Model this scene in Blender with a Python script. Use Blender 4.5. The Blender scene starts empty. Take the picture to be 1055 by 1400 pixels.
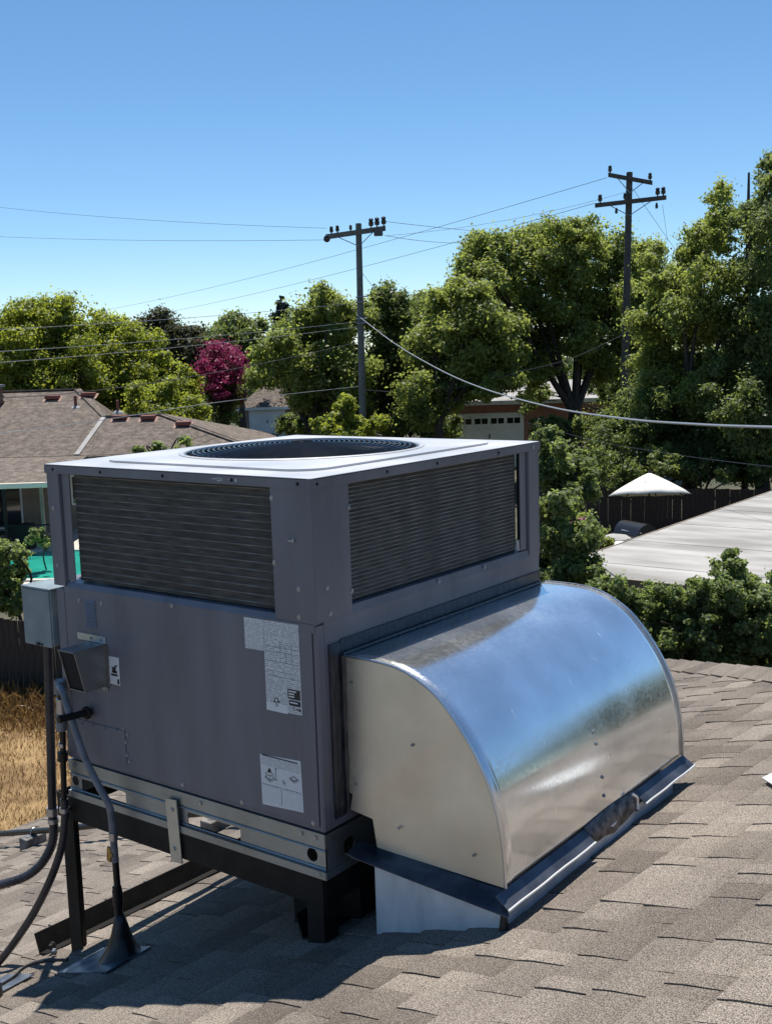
import bpy, bmesh, math, random
import numpy as np
from mathutils import Vector, Matrix

random.seed(7)
RNG = np.random.default_rng(11)
S = bpy.context.scene
COL = S.collection

# ------------------------------------------------------------------ camera
CAM = np.array([2.091, -2.409, 1.401])
PITCH, ROLL, YAW, FPX = math.radians(8.05), math.radians(-1.77), math.radians(127.19), 1555.0
fwd = np.array([math.cos(YAW)*math.cos(PITCH), math.sin(YAW)*math.cos(PITCH), -math.sin(PITCH)])
rgt0 = np.array([math.sin(YAW), -math.cos(YAW), 0.0]); up0 = np.cross(rgt0, fwd)
rgt = math.cos(ROLL)*rgt0 + math.sin(ROLL)*up0
upv = -math.sin(ROLL)*rgt0 + math.cos(ROLL)*up0
cd = bpy.data.cameras.new('camera'); cam = bpy.data.objects.new('camera', cd); COL.objects.link(cam)
cd.sensor_fit = 'AUTO'; cd.sensor_width = 36.0; cd.lens = FPX/1400*36.0
cd.clip_start = 0.05; cd.clip_end = 2000
cam.matrix_world = Matrix(((rgt[0], upv[0], -fwd[0], CAM[0]), (rgt[1], upv[1], -fwd[1], CAM[1]),
                           (rgt[2], upv[2], -fwd[2], CAM[2]), (0, 0, 0, 1)))
S.camera = cam

# ------------------------------------------------------------------ light
SUN = np.array([-0.195, 0.250, 0.948]); SUN /= np.linalg.norm(SUN)
sun_el = math.asin(SUN[2]); sun_az = math.atan2(SUN[1], SUN[0])
W = bpy.data.worlds.new('World'); S.world = W; W.use_nodes = True
wn = W.node_tree; bg = wn.nodes['Background']
sky = wn.nodes.new('ShaderNodeTexSky'); sky.sky_type = 'NISHITA'; sky.sun_disc = False
sky.sun_elevation = sun_el; sky.sun_rotation = math.pi/2 - sun_az
sky.altitude = 500; sky.air_density = 0.8; sky.dust_density = 0.0; sky.ozone_density = 4.0
hsv = wn.nodes.new('ShaderNodeHueSaturation'); hsv.inputs['Saturation'].default_value = 1.12; hsv.inputs['Hue'].default_value = 0.494
wn.links.new(sky.outputs[0], hsv.inputs['Color']); wn.links.new(hsv.outputs[0], bg.inputs['Color']); bg.inputs['Strength'].default_value = 0.098
sl = bpy.data.lights.new('sun', 'SUN'); so = bpy.data.objects.new('sun', sl); COL.objects.link(so)
sl.energy = 4.8; sl.angle = math.radians(0.53); sl.color = (1.0, 0.95, 0.87)
so.rotation_euler = Vector(SUN).to_track_quat('Z', 'Y').to_euler(); so.location = (0, 0, 30)
S.view_settings.view_transform = 'Standard'; S.view_settings.look = 'None'
S.view_settings.gamma = 1; S.view_settings.exposure = 0.52; S.view_settings.use_curve_mapping = False

# ------------------------------------------------------------------ helpers
def ray(u, v):
    return fwd + rgt*(u-527.5)/FPX - upv*(v-700)/FPX
def at(u, v, d):                       # world point seen at a photo position, d metres along the view axis
    return CAM + ray(u, v)*d
def on(u, v, axis, val):               # world point on an axis-aligned plane
    r = ray(u, v); return CAM + r*(val-CAM[axis])/r[axis]
TH = math.atan(1/3); RC = -0.3453      # roof slope 4 in 12
def roof_z(x): return RC + x/3
def on_roof(u, v, h=0.0):
    n = np.array([-1/3, 0, 1.0]); r = ray(u, v); t = (RC+h-n@CAM)/(n@r); return CAM + r*t

def link(name, me, mat=None, parent=None, smooth=False):
    o = bpy.data.objects.new(name, me); COL.objects.link(o)
    if mat is not None and not me.materials: me.materials.append(mat)
    if smooth:
        me.polygons.foreach_set('use_smooth', [True]*len(me.polygons))
    if parent is not None: adopt(o, parent)
    return o
def wloc(p):
    l = Vector((0, 0, 0))
    while p is not None: l = l + Vector(p.get('_off', (0, 0, 0))); p = None
    return l
def adopt(o, parent):
    o.parent = parent
    if parent.type == 'EMPTY': o.matrix_parent_inverse = Matrix.Translation(-parent.location)
def thing(name, label, cat, loc=(0, 0, 0), group=None):
    o = bpy.data.objects.new(name, None); COL.objects.link(o); o.location = Vector([float(c) for c in loc])
    o.empty_display_size = 0.1; o['label'] = label; o['category'] = cat
    if group: o['group'] = group
    return o
def tag(o, label, cat, group=None):
    o['label'] = label; o['category'] = cat
    if group: o['group'] = group
    return o
def kind(o, k): o['kind'] = k; return o

class MB:
    def __init__(s): s.v = []; s.f = []
    def add(s, vs, fs):
        b = len(s.v); s.v += [tuple(float(c) for c in p) for p in vs]; s.f += [tuple(i+b for i in f) for f in fs]; return s
    def box(s, a, b):
        x0, y0, z0 = a; x1, y1, z1 = b
        return s.add([(x0,y0,z0),(x1,y0,z0),(x1,y1,z0),(x0,y1,z0),(x0,y0,z1),(x1,y0,z1),(x1,y1,z1),(x0,y1,z1)],
                     [(0,3,2,1),(4,5,6,7),(0,1,5,4),(1,2,6,5),(2,3,7,6),(3,0,4,7)])
    def obox(s, c, ax, ay, az):            # oriented box: centre and three half vectors
        c, ax, ay, az = [np.array(q, float) for q in (c, ax, ay, az)]
        P = [c+i*ax+j*ay+k*az for k in (-1, 1) for (i, j) in ((-1,-1),(1,-1),(1,1),(-1,1))]
        return s.add(P, [(0,3,2,1),(4,5,6,7),(0,1,5,4),(1,2,6,5),(2,3,7,6),(3,0,4,7)])
    def tube(s, pts, rad, n=10, caps=True):
        pts = [np.array(p, float) for p in pts]
        if not hasattr(rad, '__len__'): rad = [rad]*len(pts)
        base = len(s.v); prev = None
        for i, p in enumerate(pts):
            t = pts[min(i+1, len(pts)-1)]-pts[max(i-1, 0)]; t = t/(np.linalg.norm(t)+1e-12)
            if prev is None:
                a = np.array([0, 0, 1.0]) if abs(t[2]) < .9 else np.array([1.0, 0, 0])
                e1 = np.cross(t, a)
            else: e1 = prev - t*(prev@t)
            e1 /= np.linalg.norm(e1)+1e-12; prev = e1; e2 = np.cross(t, e1)
            for k in range(n):
                an = 2*math.pi*k/n; s.v.append(tuple(p+rad[i]*(math.cos(an)*e1+math.sin(an)*e2)))
        for i in range(len(pts)-1):
            for k in range(n):
                a = base+i*n+k; b = base+i*n+(k+1) % n; s.f.append((a, b, b+n, a+n))
        if caps:
            s.f.append(tuple(base+k for k in range(n))[::-1]); e = base+(len(pts)-1)*n
            s.f.append(tuple(e+k for k in range(n)))
        return s
    def lathe(s, c, prof, n=20, axis=(0, 0, 1)):
        c = np.array(c, float); axis = np.array(axis, float); axis /= np.linalg.norm(axis)
        return s.tube([c+axis*h for r, h in prof], [max(r, 1e-4) for r, h in prof], n)
    def prism(s, poly, off):               # polygon (3D points) pushed along off
        n = len(poly); off = np.array(off, float); poly = [np.array(p, float) for p in poly]
        return s.add(poly+[p+off for p in poly], [tuple(range(n))[::-1], tuple(range(n, 2*n))] +
                     [(i, (i+1) % n, (i+1) % n+n, i+n) for i in range(n)])
    def mesh(s, name):
        me = bpy.data.meshes.new(name); me.from_pydata(s.v, [], s.f); me.update(); return me
    def build(s, name, mat, parent=None, smooth=False, bevel=0.0, fix=True):
        me = s.mesh(name)
        if fix:
            bm = bmesh.new(); bm.from_mesh(me); bmesh.ops.recalc_face_normals(bm, faces=bm.faces[:]); bm.to_mesh(me); bm.free()
        o = link(name, me, mat, parent)
        if smooth: smooth_by_angle(me)
        if bevel:
            m = o.modifiers.new('bevel', 'BEVEL'); m.width = bevel; m.segments = 2; m.limit_method = 'ANGLE'; m.angle_limit = math.radians(40)
        return o
def smooth_by_angle(me, ang=40):
    me.polygons.foreach_set('use_smooth', [True]*len(me.polygons))
    bm = bmesh.new(); bm.from_mesh(me)
    for e in bm.edges:
        if len(e.link_faces) == 2 and e.calc_face_angle(0) > math.radians(ang): e.smooth = False
    bm.to_mesh(me); bm.free()

def spline(P, n=8):
    P = [np.array(p, float) for p in P]; Q = [2*P[0]-P[1]]+P+[2*P[-1]-P[-2]]; out = []
    for i in range(1, len(Q)-2):
        for k in range(n):
            t = k/n; a, b, c, d = Q[i-1:i+3]
            out.append(.5*((2*b)+(-a+c)*t+(2*a-5*b+4*c-d)*t*t+(-a+3*b-3*c+d)*t**3))
    out.append(P[-1]); return out

def plate(name, outer, holes, O, U, V, N, mat, parent, thick, bevel=0):
    """flat plate with holes: 2-D loops mapped to O + a U + b V, pushed back by thick along -N"""
    O, U, V, N = [np.array(q, float) for q in (O, U, V, N)]
    bm = bmesh.new(); loops = []
    for L in [outer]+holes:
        vs = [bm.verts.new(tuple(O+a*U+b*V)) for a, b in L]
        for i in range(len(vs)): bm.edges.new((vs[i], vs[(i+1) % len(vs)]))
        loops.append(vs)
    bmesh.ops.triangle_fill(bm, use_beauty=True, use_dissolve=False, edges=bm.edges[:], normal=tuple(N))
    fs = bm.faces[:]
    r = bmesh.ops.extrude_face_region(bm, geom=fs)
    nv = [g for g in r['geom'] if isinstance(g, bmesh.types.BMVert)]
    bmesh.ops.translate(bm, verts=nv, vec=tuple(-N*thick))
    bmesh.ops.recalc_face_normals(bm, faces=bm.faces[:])
    me = bpy.data.meshes.new(name); bm.to_mesh(me); bm.free()
    return link(name, me, mat, parent)
def circle(cx, cy, r, n=28): return [(cx+r*math.cos(2*math.pi*k/n), cy+r*math.sin(2*math.pi*k/n)) for k in range(n)]
def rrect(x0, y0, x1, y1, r, n=5):
    o = []
    for cx, cy, a0 in ((x1-r, y0+r, -90), (x1-r, y1-r, 0), (x0+r, y1-r, 90), (x0+r, y0+r, 180)):
        for k in range(n+1):
            a = math.radians(a0+90*k/n); o.append((cx+r*math.cos(a), cy+r*math.sin(a)))
    return o

# ------------------------------------------------------------------ materials
def mat(name, base, rough=.6, metal=0.0, spec=.5, var=None, scale=8, bump=0, bscale=60, detail=4, coord='Object', stretch=(1, 1, 1), rvar=0, coat=0):
    m = bpy.data.materials.new(name); m.use_nodes = True; t = m.node_tree; b = t.nodes['Principled BSDF']
    b.inputs['Base Color'].default_value = (*base, 1); b.inputs['Roughness'].default_value = rough
    b.inputs['Metallic'].default_value = metal; b.inputs['Specular IOR Level'].default_value = spec
    if coat: b.inputs['Coat Weight'].default_value = coat; b.inputs['Coat Roughness'].default_value = .15
    tc = t.nodes.new('ShaderNodeTexCoord'); mp = t.nodes.new('ShaderNodeMapping'); mp.inputs['Scale'].default_value = stretch
    t.links.new(tc.outputs[coord], mp.inputs[0])
    if var or rvar:
        nz = t.nodes.new('ShaderNodeTexNoise'); nz.inputs['Scale'].default_value = scale; nz.inputs['Detail'].default_value = detail
        t.links.new(mp.outputs[0], nz.inputs['Vector'])
        if var:
            r = t.nodes.new('ShaderNodeValToRGB'); r.color_ramp.elements[0].position = .35; r.color_ramp.elements[1].position = .68
            r.color_ramp.elements[0].color = (*var[0], 1); r.color_ramp.elements[1].color = (*var[1], 1)
            t.links.new(nz.outputs[0], r.inputs[0]); t.links.new(r.outputs[0], b.inputs['Base Color'])
        if rvar:
            mr = t.nodes.new('ShaderNodeMapRange'); mr.inputs['To Min'].default_value = rough-rvar; mr.inputs['To Max'].default_value = rough+rvar
            mr.inputs['From Min'].default_value = .3; mr.inputs['From Max'].default_value = .7
            t.links.new(nz.outputs[0], mr.inputs[0]); t.links.new(mr.outputs[0], b.inputs['Roughness'])
    if bump:
        n2 = t.nodes.new('ShaderNodeTexNoise'); n2.inputs['Scale'].default_value = bscale; n2.inputs['Detail'].default_value = 3
        t.links.new(mp.outputs[0], n2.inputs['Vector'])
        bp = t.nodes.new('ShaderNodeBump'); bp.inputs['Strength'].default_value = bump; bp.inputs['Distance'].default_value = .01
        t.links.new(n2.outputs[0], bp.inputs['Height']); t.links.new(bp.outputs[0], b.inputs['Normal'])
    return m

RC0 = -0.3453
def granule_mat(name, c0, c1, speck=330, far=False):
    m = bpy.data.materials.new(name); m.use_nodes = True; t = m.node_tree; b = t.nodes['Principled BSDF']; N = t.nodes.new; L = t.links.new
    b.inputs['Roughness'].default_value = .95; b.inputs['Specular IOR Level'].default_value = .25
    ge = N('ShaderNodeNewGeometry'); oi = N('ShaderNodeObjectInfo')
    ad = N('ShaderNodeMath'); ad.operation = 'ADD'; L(ge.outputs['Random Per Island'], ad.inputs[0]); L(oi.outputs['Random'], ad.inputs[1])
    fr = N('ShaderNodeMath'); fr.operation = 'FRACT'; L(ad.outputs[0], fr.inputs[0])
    nz = N('ShaderNodeTexNoise'); nz.inputs['Scale'].default_value = speck; nz.inputs['Detail'].default_value = 1
    L(ge.outputs['Position'], nz.inputs['Vector'])
    big = N('ShaderNodeTexNoise'); big.inputs['Scale'].default_value = 2.2; big.inputs['Detail'].default_value = 5; L(ge.outputs['Position'], big.inputs['Vector'])
    mx = N('ShaderNodeMix'); mx.data_type = 'RGBA'; mx.inputs['A'].default_value = (*c0, 1); mx.inputs['B'].default_value = (*c1, 1)
    L(fr.outputs[0], mx.inputs['Factor'])
    r = N('ShaderNodeValToRGB'); r.color_ramp.elements[0].position = .40; r.color_ramp.elements[1].position = .62
    r.color_ramp.elements[0].color = (.42, .40, .40, 1); r.color_ramp.elements[1].color = (1.62, 1.6, 1.54, 1)
    L(nz.outputs[0], r.inputs[0])
    m2 = N('ShaderNodeMix'); m2.data_type = 'RGBA'; m2.blend_type = 'MULTIPLY'; m2.inputs['Factor'].default_value = .7 if far else 1
    L(mx.outputs['Result'], m2.inputs['A']); L(r.outputs[0], m2.inputs['B'])
    r2 = N('ShaderNodeValToRGB'); r2.color_ramp.elements[0].position = .3; r2.color_ramp.elements[1].position = .72
    r2.color_ramp.elements[0].color = (.8, .78, .78, 1); r2.color_ramp.elements[1].color = (1.16, 1.14, 1.1, 1); L(big.outputs[0], r2.inputs[0])
    m3 = N('ShaderNodeMix'); m3.data_type = 'RGBA'; m3.blend_type = 'MULTIPLY'; m3.inputs['Factor'].default_value = 1
    L(m2.outputs['Result'], m3.inputs['A']); L(r2.outputs[0], m3.inputs['B'])
    if far:
        w = N('ShaderNodeTexNoise'); w.inputs['Scale'].default_value = 4.5; w.inputs['Detail'].default_value = 3; L(ge.outputs['Position'], w.inputs['Vector'])
        r4 = N('ShaderNodeValToRGB'); r4.color_ramp.elements[0].position = .4; r4.color_ramp.elements[1].position = .6
        r4.color_ramp.elements[0].color = (.72, .71, .7, 1); r4.color_ramp.elements[1].color = (1.15, 1.15, 1.15, 1); L(w.outputs[0], r4.inputs[0])
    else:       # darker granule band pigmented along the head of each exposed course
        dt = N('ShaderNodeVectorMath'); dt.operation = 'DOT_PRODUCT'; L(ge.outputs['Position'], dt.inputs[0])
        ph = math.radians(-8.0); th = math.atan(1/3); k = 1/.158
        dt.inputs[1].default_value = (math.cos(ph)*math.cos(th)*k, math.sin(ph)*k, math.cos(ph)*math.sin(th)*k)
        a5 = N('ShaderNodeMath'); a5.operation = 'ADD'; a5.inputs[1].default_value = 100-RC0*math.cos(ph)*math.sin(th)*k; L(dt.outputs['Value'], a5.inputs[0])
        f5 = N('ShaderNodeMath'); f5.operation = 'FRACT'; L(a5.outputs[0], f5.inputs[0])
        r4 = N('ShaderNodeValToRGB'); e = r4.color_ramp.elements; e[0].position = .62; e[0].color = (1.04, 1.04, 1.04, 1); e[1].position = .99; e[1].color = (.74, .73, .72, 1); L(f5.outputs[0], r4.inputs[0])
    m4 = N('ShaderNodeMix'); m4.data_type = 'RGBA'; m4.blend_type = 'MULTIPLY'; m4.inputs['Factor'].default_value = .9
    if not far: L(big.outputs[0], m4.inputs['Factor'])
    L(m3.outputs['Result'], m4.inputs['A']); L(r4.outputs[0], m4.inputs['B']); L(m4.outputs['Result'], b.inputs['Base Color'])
    bp = N('ShaderNodeBump'); bp.inputs['Strength'].default_value = .5; bp.inputs['Distance'].default_value = .002
    L(nz.outputs[0], bp.inputs['Height']); L(bp.outputs[0], b.inputs['Normal'])
    return m

def leaf_mat(name, dark, light, trans, tmix=.45):
    m = bpy.data.materials.new(name); m.use_nodes = True; t = m.node_tree; N = t.nodes.new; L = t.links.new
    for n in list(t.nodes): t.nodes.remove(n)
    out = N('ShaderNodeOutputMaterial'); ge = N('ShaderNodeNewGeometry')
    r = N('ShaderNodeValToRGB'); r.color_ramp.elements[0].color = (*dark, 1); r.color_ramp.elements[1].color = (*light, 1)
    L(ge.outputs['Random Per Island'], r.inputs[0])
    nz = N('ShaderNodeTexNoise'); nz.inputs['Scale'].default_value = .7; nz.inputs['Detail'].default_value = 2; L(ge.outputs['Position'], nz.inputs['Vector'])
    hs = N('ShaderNodeHueSaturation'); L(r.outputs[0], hs.inputs['Color'])
    mr = N('ShaderNodeMapRange'); mr.inputs['From Min'].default_value = .3; mr.inputs['From Max'].default_value = .7; mr.inputs['To Min'].default_value = .75; mr.inputs['To Max'].default_value = 1.3
    L(nz.outputs[0], mr.inputs[0]); L(mr.outputs[0], hs.inputs['Value'])
    d = N('ShaderNodeBsdfPrincipled'); d.inputs['Roughness'].default_value = .5; d.inputs['Specular IOR Level'].default_value = .35; L(hs.outputs[0], d.inputs['Base Color'])
    tr = N('ShaderNodeBsdfTranslucent'); tr.inputs['Color'].default_value = (*trans, 1)
    mx = N('ShaderNodeMixShader'); mx.inputs[0].default_value = tmix; L(d.outputs[0], mx.inputs[1]); L(tr.outputs[0], mx.inputs[2])
    L(mx.outputs[0], out.inputs['Surface']); return m

def galv_mat(name, base=(.62, .63, .64), rough=.22, spangle=.05, bump=.12, stain=.0, scuff=0, metal=1.0, lit=1.08):
    m = bpy.data.materials.new(name); m.use_nodes = True; t = m.node_tree; b = t.nodes['Principled BSDF']; N = t.nodes.new; L = t.links.new
    b.inputs['Metallic'].default_value = metal
    tc = N('ShaderNodeTexCoord')
    vo = N('ShaderNodeTexVoronoi'); vo.inputs['Scale'].default_value = 110; L(tc.outputs['Object'], vo.inputs['Vector'])
    nz = N('ShaderNodeTexNoise'); nz.inputs['Scale'].default_value = 5; nz.inputs['Detail'].default_value = 6; L(tc.outputs['Object'], nz.inputs['Vector'])
    sep = N('ShaderNodeSeparateColor'); L(vo.outputs['Color'], sep.inputs[0])
    a = N('ShaderNodeMath'); a.operation = 'MULTIPLY_ADD'; a.inputs[1].default_value = spangle; a.inputs[2].default_value = rough; L(sep.outputs[0], a.inputs[0])
    a2 = N('ShaderNodeMath'); a2.operation = 'MULTIPLY_ADD'; a2.inputs[1].default_value = .14; L(nz.outputs[0], a2.inputs[0]); L(a.outputs[0], a2.inputs[2])
    if scuff:      # light scuffs and drag marks from handling
        mp = N('ShaderNodeMapping'); mp.inputs['Scale'].default_value = (1.0, 5.0, 1.0); mp.inputs['Rotation'].default_value = (.3, .2, .7); L(tc.outputs['Object'], mp.inputs[0])
        sn = N('ShaderNodeTexNoise'); sn.inputs['Scale'].default_value = 9; sn.inputs['Detail'].default_value = 8; sn.inputs['Roughness'].default_value = .75; L(mp.outputs[0], sn.inputs['Vector'])
        sr = N('ShaderNodeMapRange'); sr.inputs['From Min'].default_value = .64; sr.inputs['From Max'].default_value = .72; sr.inputs['To Max'].default_value = scuff; L(sn.outputs[0], sr.inputs[0])
        a3 = N('ShaderNodeMath'); a3.operation = 'ADD'; L(a2.outputs[0], a3.inputs[0]); L(sr.outputs[0], a3.inputs[1]); a2 = a3
        ms = N('ShaderNodeMath'); ms.operation = 'MULTIPLY_ADD'; ms.inputs[1].default_value = -.9; ms.inputs[2].default_value = metal; L(sr.outputs[0], ms.inputs[0]); L(ms.outputs[0], b.inputs['Metallic'])
    L(a2.outputs[0], b.inputs['Roughness'])
    r = N('ShaderNodeValToRGB'); r.color_ramp.elements[0].position = .3; r.color_ramp.elements[1].position = .7
    r.color_ramp.elements[0].color = (*[c*(.86-stain) for c in base], 1); r.color_ramp.elements[1].color = (*[c*lit for c in base], 1); L(nz.outputs[0], r.inputs[0])
    L(r.outputs[0], b.inputs['Base Color'])
    n3 = N('ShaderNodeTexNoise'); n3.inputs['Scale'].default_value = 3.0; n3.inputs['Detail'].default_value = 2; L(tc.outputs['Object'], n3.inputs['Vector'])
    bp = N('ShaderNodeBump'); bp.inputs['Strength'].default_value = bump; bp.inputs['Distance'].default_value = .02; L(n3.outputs[0], bp.inputs['Height'])
    L(bp.outputs[0], b.inputs['Normal']); return m

def print_mat(name, rows=46, words=9, ink=.45, paper=(.62, .63, .64), seed=0):
    """paper with rows of unreadable small print; UV runs 0..1 over the label"""
    m = bpy.data.materials.new(name); m.use_nodes = True; t = m.node_tree; b = t.nodes['Principled BSDF']; N = t.nodes.new; L = t.links.new
    b.inputs['Roughness'].default_value = .45
    tc = N('ShaderNodeTexCoord'); sp = N('ShaderNodeSeparateXYZ'); L(tc.outputs['UV'], sp.inputs[0])
    ro = N('ShaderNodeMath'); ro.operation = 'MULTIPLY'; ro.inputs[1].default_value = rows; L(sp.outputs[1], ro.inputs[0])
    fr = N('ShaderNodeMath'); fr.operation = 'FRACT'; L(ro.outputs[0], fr.inputs[0])
    fl = N('ShaderNodeMath'); fl.operation = 'FLOOR'; L(ro.outputs[0], fl.inputs[0])
    g = N('ShaderNodeMath'); g.operation = 'GREATER_THAN'; g.inputs[1].default_value = .45; L(fr.outputs[0], g.inputs[0])
    cx = N('ShaderNodeCombineXYZ'); wm = N('ShaderNodeMath'); wm.operation = 'MULTIPLY'; wm.inputs[1].default_value = words*4; L(sp.outputs[0], wm.inputs[0])
    fs = N('ShaderNodeMath'); fs.operation = 'MULTIPLY'; fs.inputs[1].default_value = 7.31; L(fl.outputs[0], fs.inputs[0])
    L(wm.outputs[0], cx.inputs[0]); L(fs.outputs[0], cx.inputs[1]); cx.inputs[2].default_value = seed
    nz = N('ShaderNodeTexNoise'); nz.inputs['Scale'].default_value = .55; nz.inputs['Detail'].default_value = 3; L(cx.outputs[0], nz.inputs['Vector'])
    g2 = N('ShaderNodeMath'); g2.operation = 'GREATER_THAN'; g2.inputs[1].default_value = .46; L(nz.outputs[0], g2.inputs[0])
    mu = N('ShaderNodeMath'); mu.operation = 'MULTIPLY'; L(g.outputs[0], mu.inputs[0]); L(g2.outputs[0], mu.inputs[1])
    mu2 = N('ShaderNodeMath'); mu2.operation = 'MULTIPLY'; mu2.inputs[1].default_value = ink; L(mu.outputs[0], mu2.inputs[0])
    mx = N('ShaderNodeMix'); mx.data_type = 'RGBA'; mx.inputs['A'].default_value = (*paper, 1); mx.inputs['B'].default_value = (.03, .03, .035, 1)
    L(mu2.outputs[0], mx.inputs['Factor']); L(mx.outputs['Result'], b.inputs['Base Color']); return m

M = {}
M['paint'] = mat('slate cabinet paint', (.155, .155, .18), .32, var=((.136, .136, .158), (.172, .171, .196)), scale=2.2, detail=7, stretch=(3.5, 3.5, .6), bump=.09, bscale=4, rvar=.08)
M['lid'] = mat('slate paint with lid glare', (.46, .465, .48), .4, var=((.42, .425, .44), (.5, .505, .52)), scale=4, bump=.08, bscale=7, rvar=.07)  # cabinet paint lightened on top, sun and sky glare put into the colour
M['hole'] = mat('dark gap', (.006, .006, .007), .9)
M['fin'] = mat('condenser fin', (.07, .067, .06), .6, .2, var=((.045, .043, .039), (.098, .093, .083)), scale=14, stretch=(1, 1, 6))
M['finbar'] = mat('fin edge metal', (.2, .19, .165), .5, .3, var=((.12, .115, .1), (.3, .28, .245)), scale=9)
M['wire'] = mat('black coated guard wire', (.015, .015, .016), .2, 0, spec=.9)
M['blade'] = mat('fan blade metal', (.25, .25, .26), .4, .9)
M['screw'] = mat('zinc screw', (.45, .45, .47), .35, .9)
M['galv'] = galv_mat('galvanised hood sheet', (.9, .93, .95), .085, .07, .05, metal=.93, scuff=.3)
M['galvcap'] = galv_mat('galvanised end sheet', (.78, .75, .67), .33, .07, .05, metal=.95)
M['galvrail'] = galv_mat('galvanised curb rail', (.38, .41, .43), .34, .12, .25, .1)
M['galvedge'] = mat('bright cut sheet edge', (.8, .8, .78), .4, .6)
M['skirt'] = mat('weathered curb flashing', (.6, .65, .7), .45, .25, var=((.52, .57, .62), (.72, .76, .79)), scale=7, stretch=(2.2, 2.2, .8), detail=5)
M['flange'] = mat('flange with reflected shade', (.05, .06, .075), .3, .5, var=((.03, .035, .05), (.11, .12, .14)), scale=9)  # flange sheet coloured dark to stand for the shade it mirrors
M['sealant'] = mat('dark sealant', (.03, .034, .042), .3, .2, var=((.015, .018, .024), (.06, .065, .075)), scale=14, stretch=(1, 6, 1), bump=.3, bscale=30)
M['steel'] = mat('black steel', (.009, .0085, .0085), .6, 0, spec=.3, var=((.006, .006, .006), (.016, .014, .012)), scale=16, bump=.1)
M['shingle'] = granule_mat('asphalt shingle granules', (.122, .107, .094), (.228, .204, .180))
M['shingle_far'] = granule_mat('far roof shingle granules', (.138, .118, .104), (.168, .145, .128), 40, True)
M['disc'] = mat('grey green enamel', (.21, .26, .27), .4, var=((.18, .22, .23), (.24, .29, .3)), scale=12)
M['conduit'] = mat('dark conduit', (.024, .025, .032), .36, var=((.018, .018, .023), (.04, .04, .048)), scale=20)
M['greyconduit'] = mat('grey flexible conduit', (.17, .18, .2), .45, var=((.12, .125, .14), (.21, .22, .24)), scale=25)
M['blackpipe'] = mat('black iron pipe', (.012, .012, .013), .4, .3, bump=.2, bscale=40)
M['brass'] = mat('weathered brass', (.4, .24, .06), .4, .7, var=((.28, .17, .05), (.5, .3, .09)), scale=40)
M['tar'] = mat('roof tar', (.008, .008, .01), .35, bump=.5, bscale=22)
M['lead'] = mat('lead flashing', (.2, .24, .3), .35, .6, var=((.1, .12, .16), (.32, .36, .42)), scale=15, bump=.4, bscale=14)
M['rubber'] = mat('rubber block', (.16, .15, .14), .8, var=((.1, .095, .09), (.24, .22, .2)), scale=20)
M['print'] = print_mat('rating plate print'); M['print2'] = print_mat('notice print', 30, 9, .5, (.66, .67, .68), 3)
M['print3'] = print_mat('table print', 24, 5, .25, (.72, .73, .74), 5)
M['ink'] = mat('printed ink', (.015, .015, .018), .5); M['paper'] = mat('label paper', (.68, .69, .7), .45)
M['pole'] = mat('weathered pole wood', (.07, .055, .045), .85, var=((.045, .036, .03), (.12, .1, .085)), scale=6, stretch=(8, 8, .5))
M['polegrey'] = mat('grey pole wood', (.12, .115, .1), .85, var=((.08, .075, .065), (.19, .18, .16)), scale=6, stretch=(8, 8, .5))
M['porcelain'] = mat('brown porcelain', (.03, .02, .018), .2)
M['cable'] = mat('weathered cable', (.06, .06, .065), .6); M['cablegrey'] = mat('pale aluminium cable', (.42, .42, .42), .4, .5)
M['bark'] = mat('tree bark', (.04, .03, .022), .9, var=((.022, .017, .013), (.075, .058, .044)), scale=8, stretch=(3, 3, .6), bump=.4, bscale=12)
M['ground'] = mat('yard soil', (.06, .055, .035), .95, var=((.03, .04, .02), (.09, .075, .045)), scale=.6, detail=6, coord='Object')
M['drygrass'] = mat('dry grass ground', (.25, .16, .068), .95, var=((.165, .1, .04), (.31, .205, .092)), scale=2.2, detail=9, bump=.6, bscale=18)
M['straw'] = leaf_mat('dry grass blade', (.16, .095, .038), (.3, .185, .078), (.25, .15, .055), .4)
M['concrete'] = mat('pale concrete', (.5, .46, .38), .85, var=((.42, .38, .32), (.58, .54, .46)), scale=1.5, detail=6)
M['flatroof'] = mat('white coated flat roof', (.37, .36, .335), .85, var=((.22, .21, .195), (.405, .392, .37)), scale=1.5, detail=12, stretch=(.45, 1.3, 1), bump=.25, bscale=5)
M['fence'] = mat('weathered fence wood', (.04, .03, .024), .9, var=((.022, .016, .013), (.065, .05, .04)), scale=5, stretch=(6, 6, .6))
M['fencefar'] = mat('brown fence wood', (.04, .024, .018), .9, var=((.024, .014, .01), (.06, .036, .026)), scale=5, stretch=(6, 6, .6))
M['canopy'] = mat('cream umbrella canvas', (.72, .7, .64), .85, var=((.66, .64, .58), (.77, .75, .69)), scale=3)
M['white'] = mat('white house paint', (.75, .74, .72), .55, var=((.68, .67, .65), (.79, .78, .76)), scale=1.5)
M['pink'] = mat('salmon stucco', (.32, .15, .12), .9, var=((.28, .13, .1), (.37, .18, .145)), scale=3, bump=.2, bscale=20)
M['tan'] = mat('tan stucco', (.27, .2, .155), .9, var=((.23, .17, .13), (.31, .235, .185)), scale=3)
M['brick'] = mat('red brick', (.22, .07, .05), .9, var=((.15, .05, .04), (.28, .1, .07)), scale=14)
M['housewall'] = mat('house siding', (.24, .19, .14), .8, var=((.2, .155, .115), (.28, .225, .17)), scale=2)
M['glass'] = mat('dark window glass', (.015, .018, .02), .05, spec=.8)
M['redmetal'] = mat('brick red vent', (.2, .055, .04), .6); M['paleroof'] = mat('pale gravel roof', (.34, .33, .32), .9, var=((.27, .26, .25), (.4, .39, .38)), scale=1)
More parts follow.
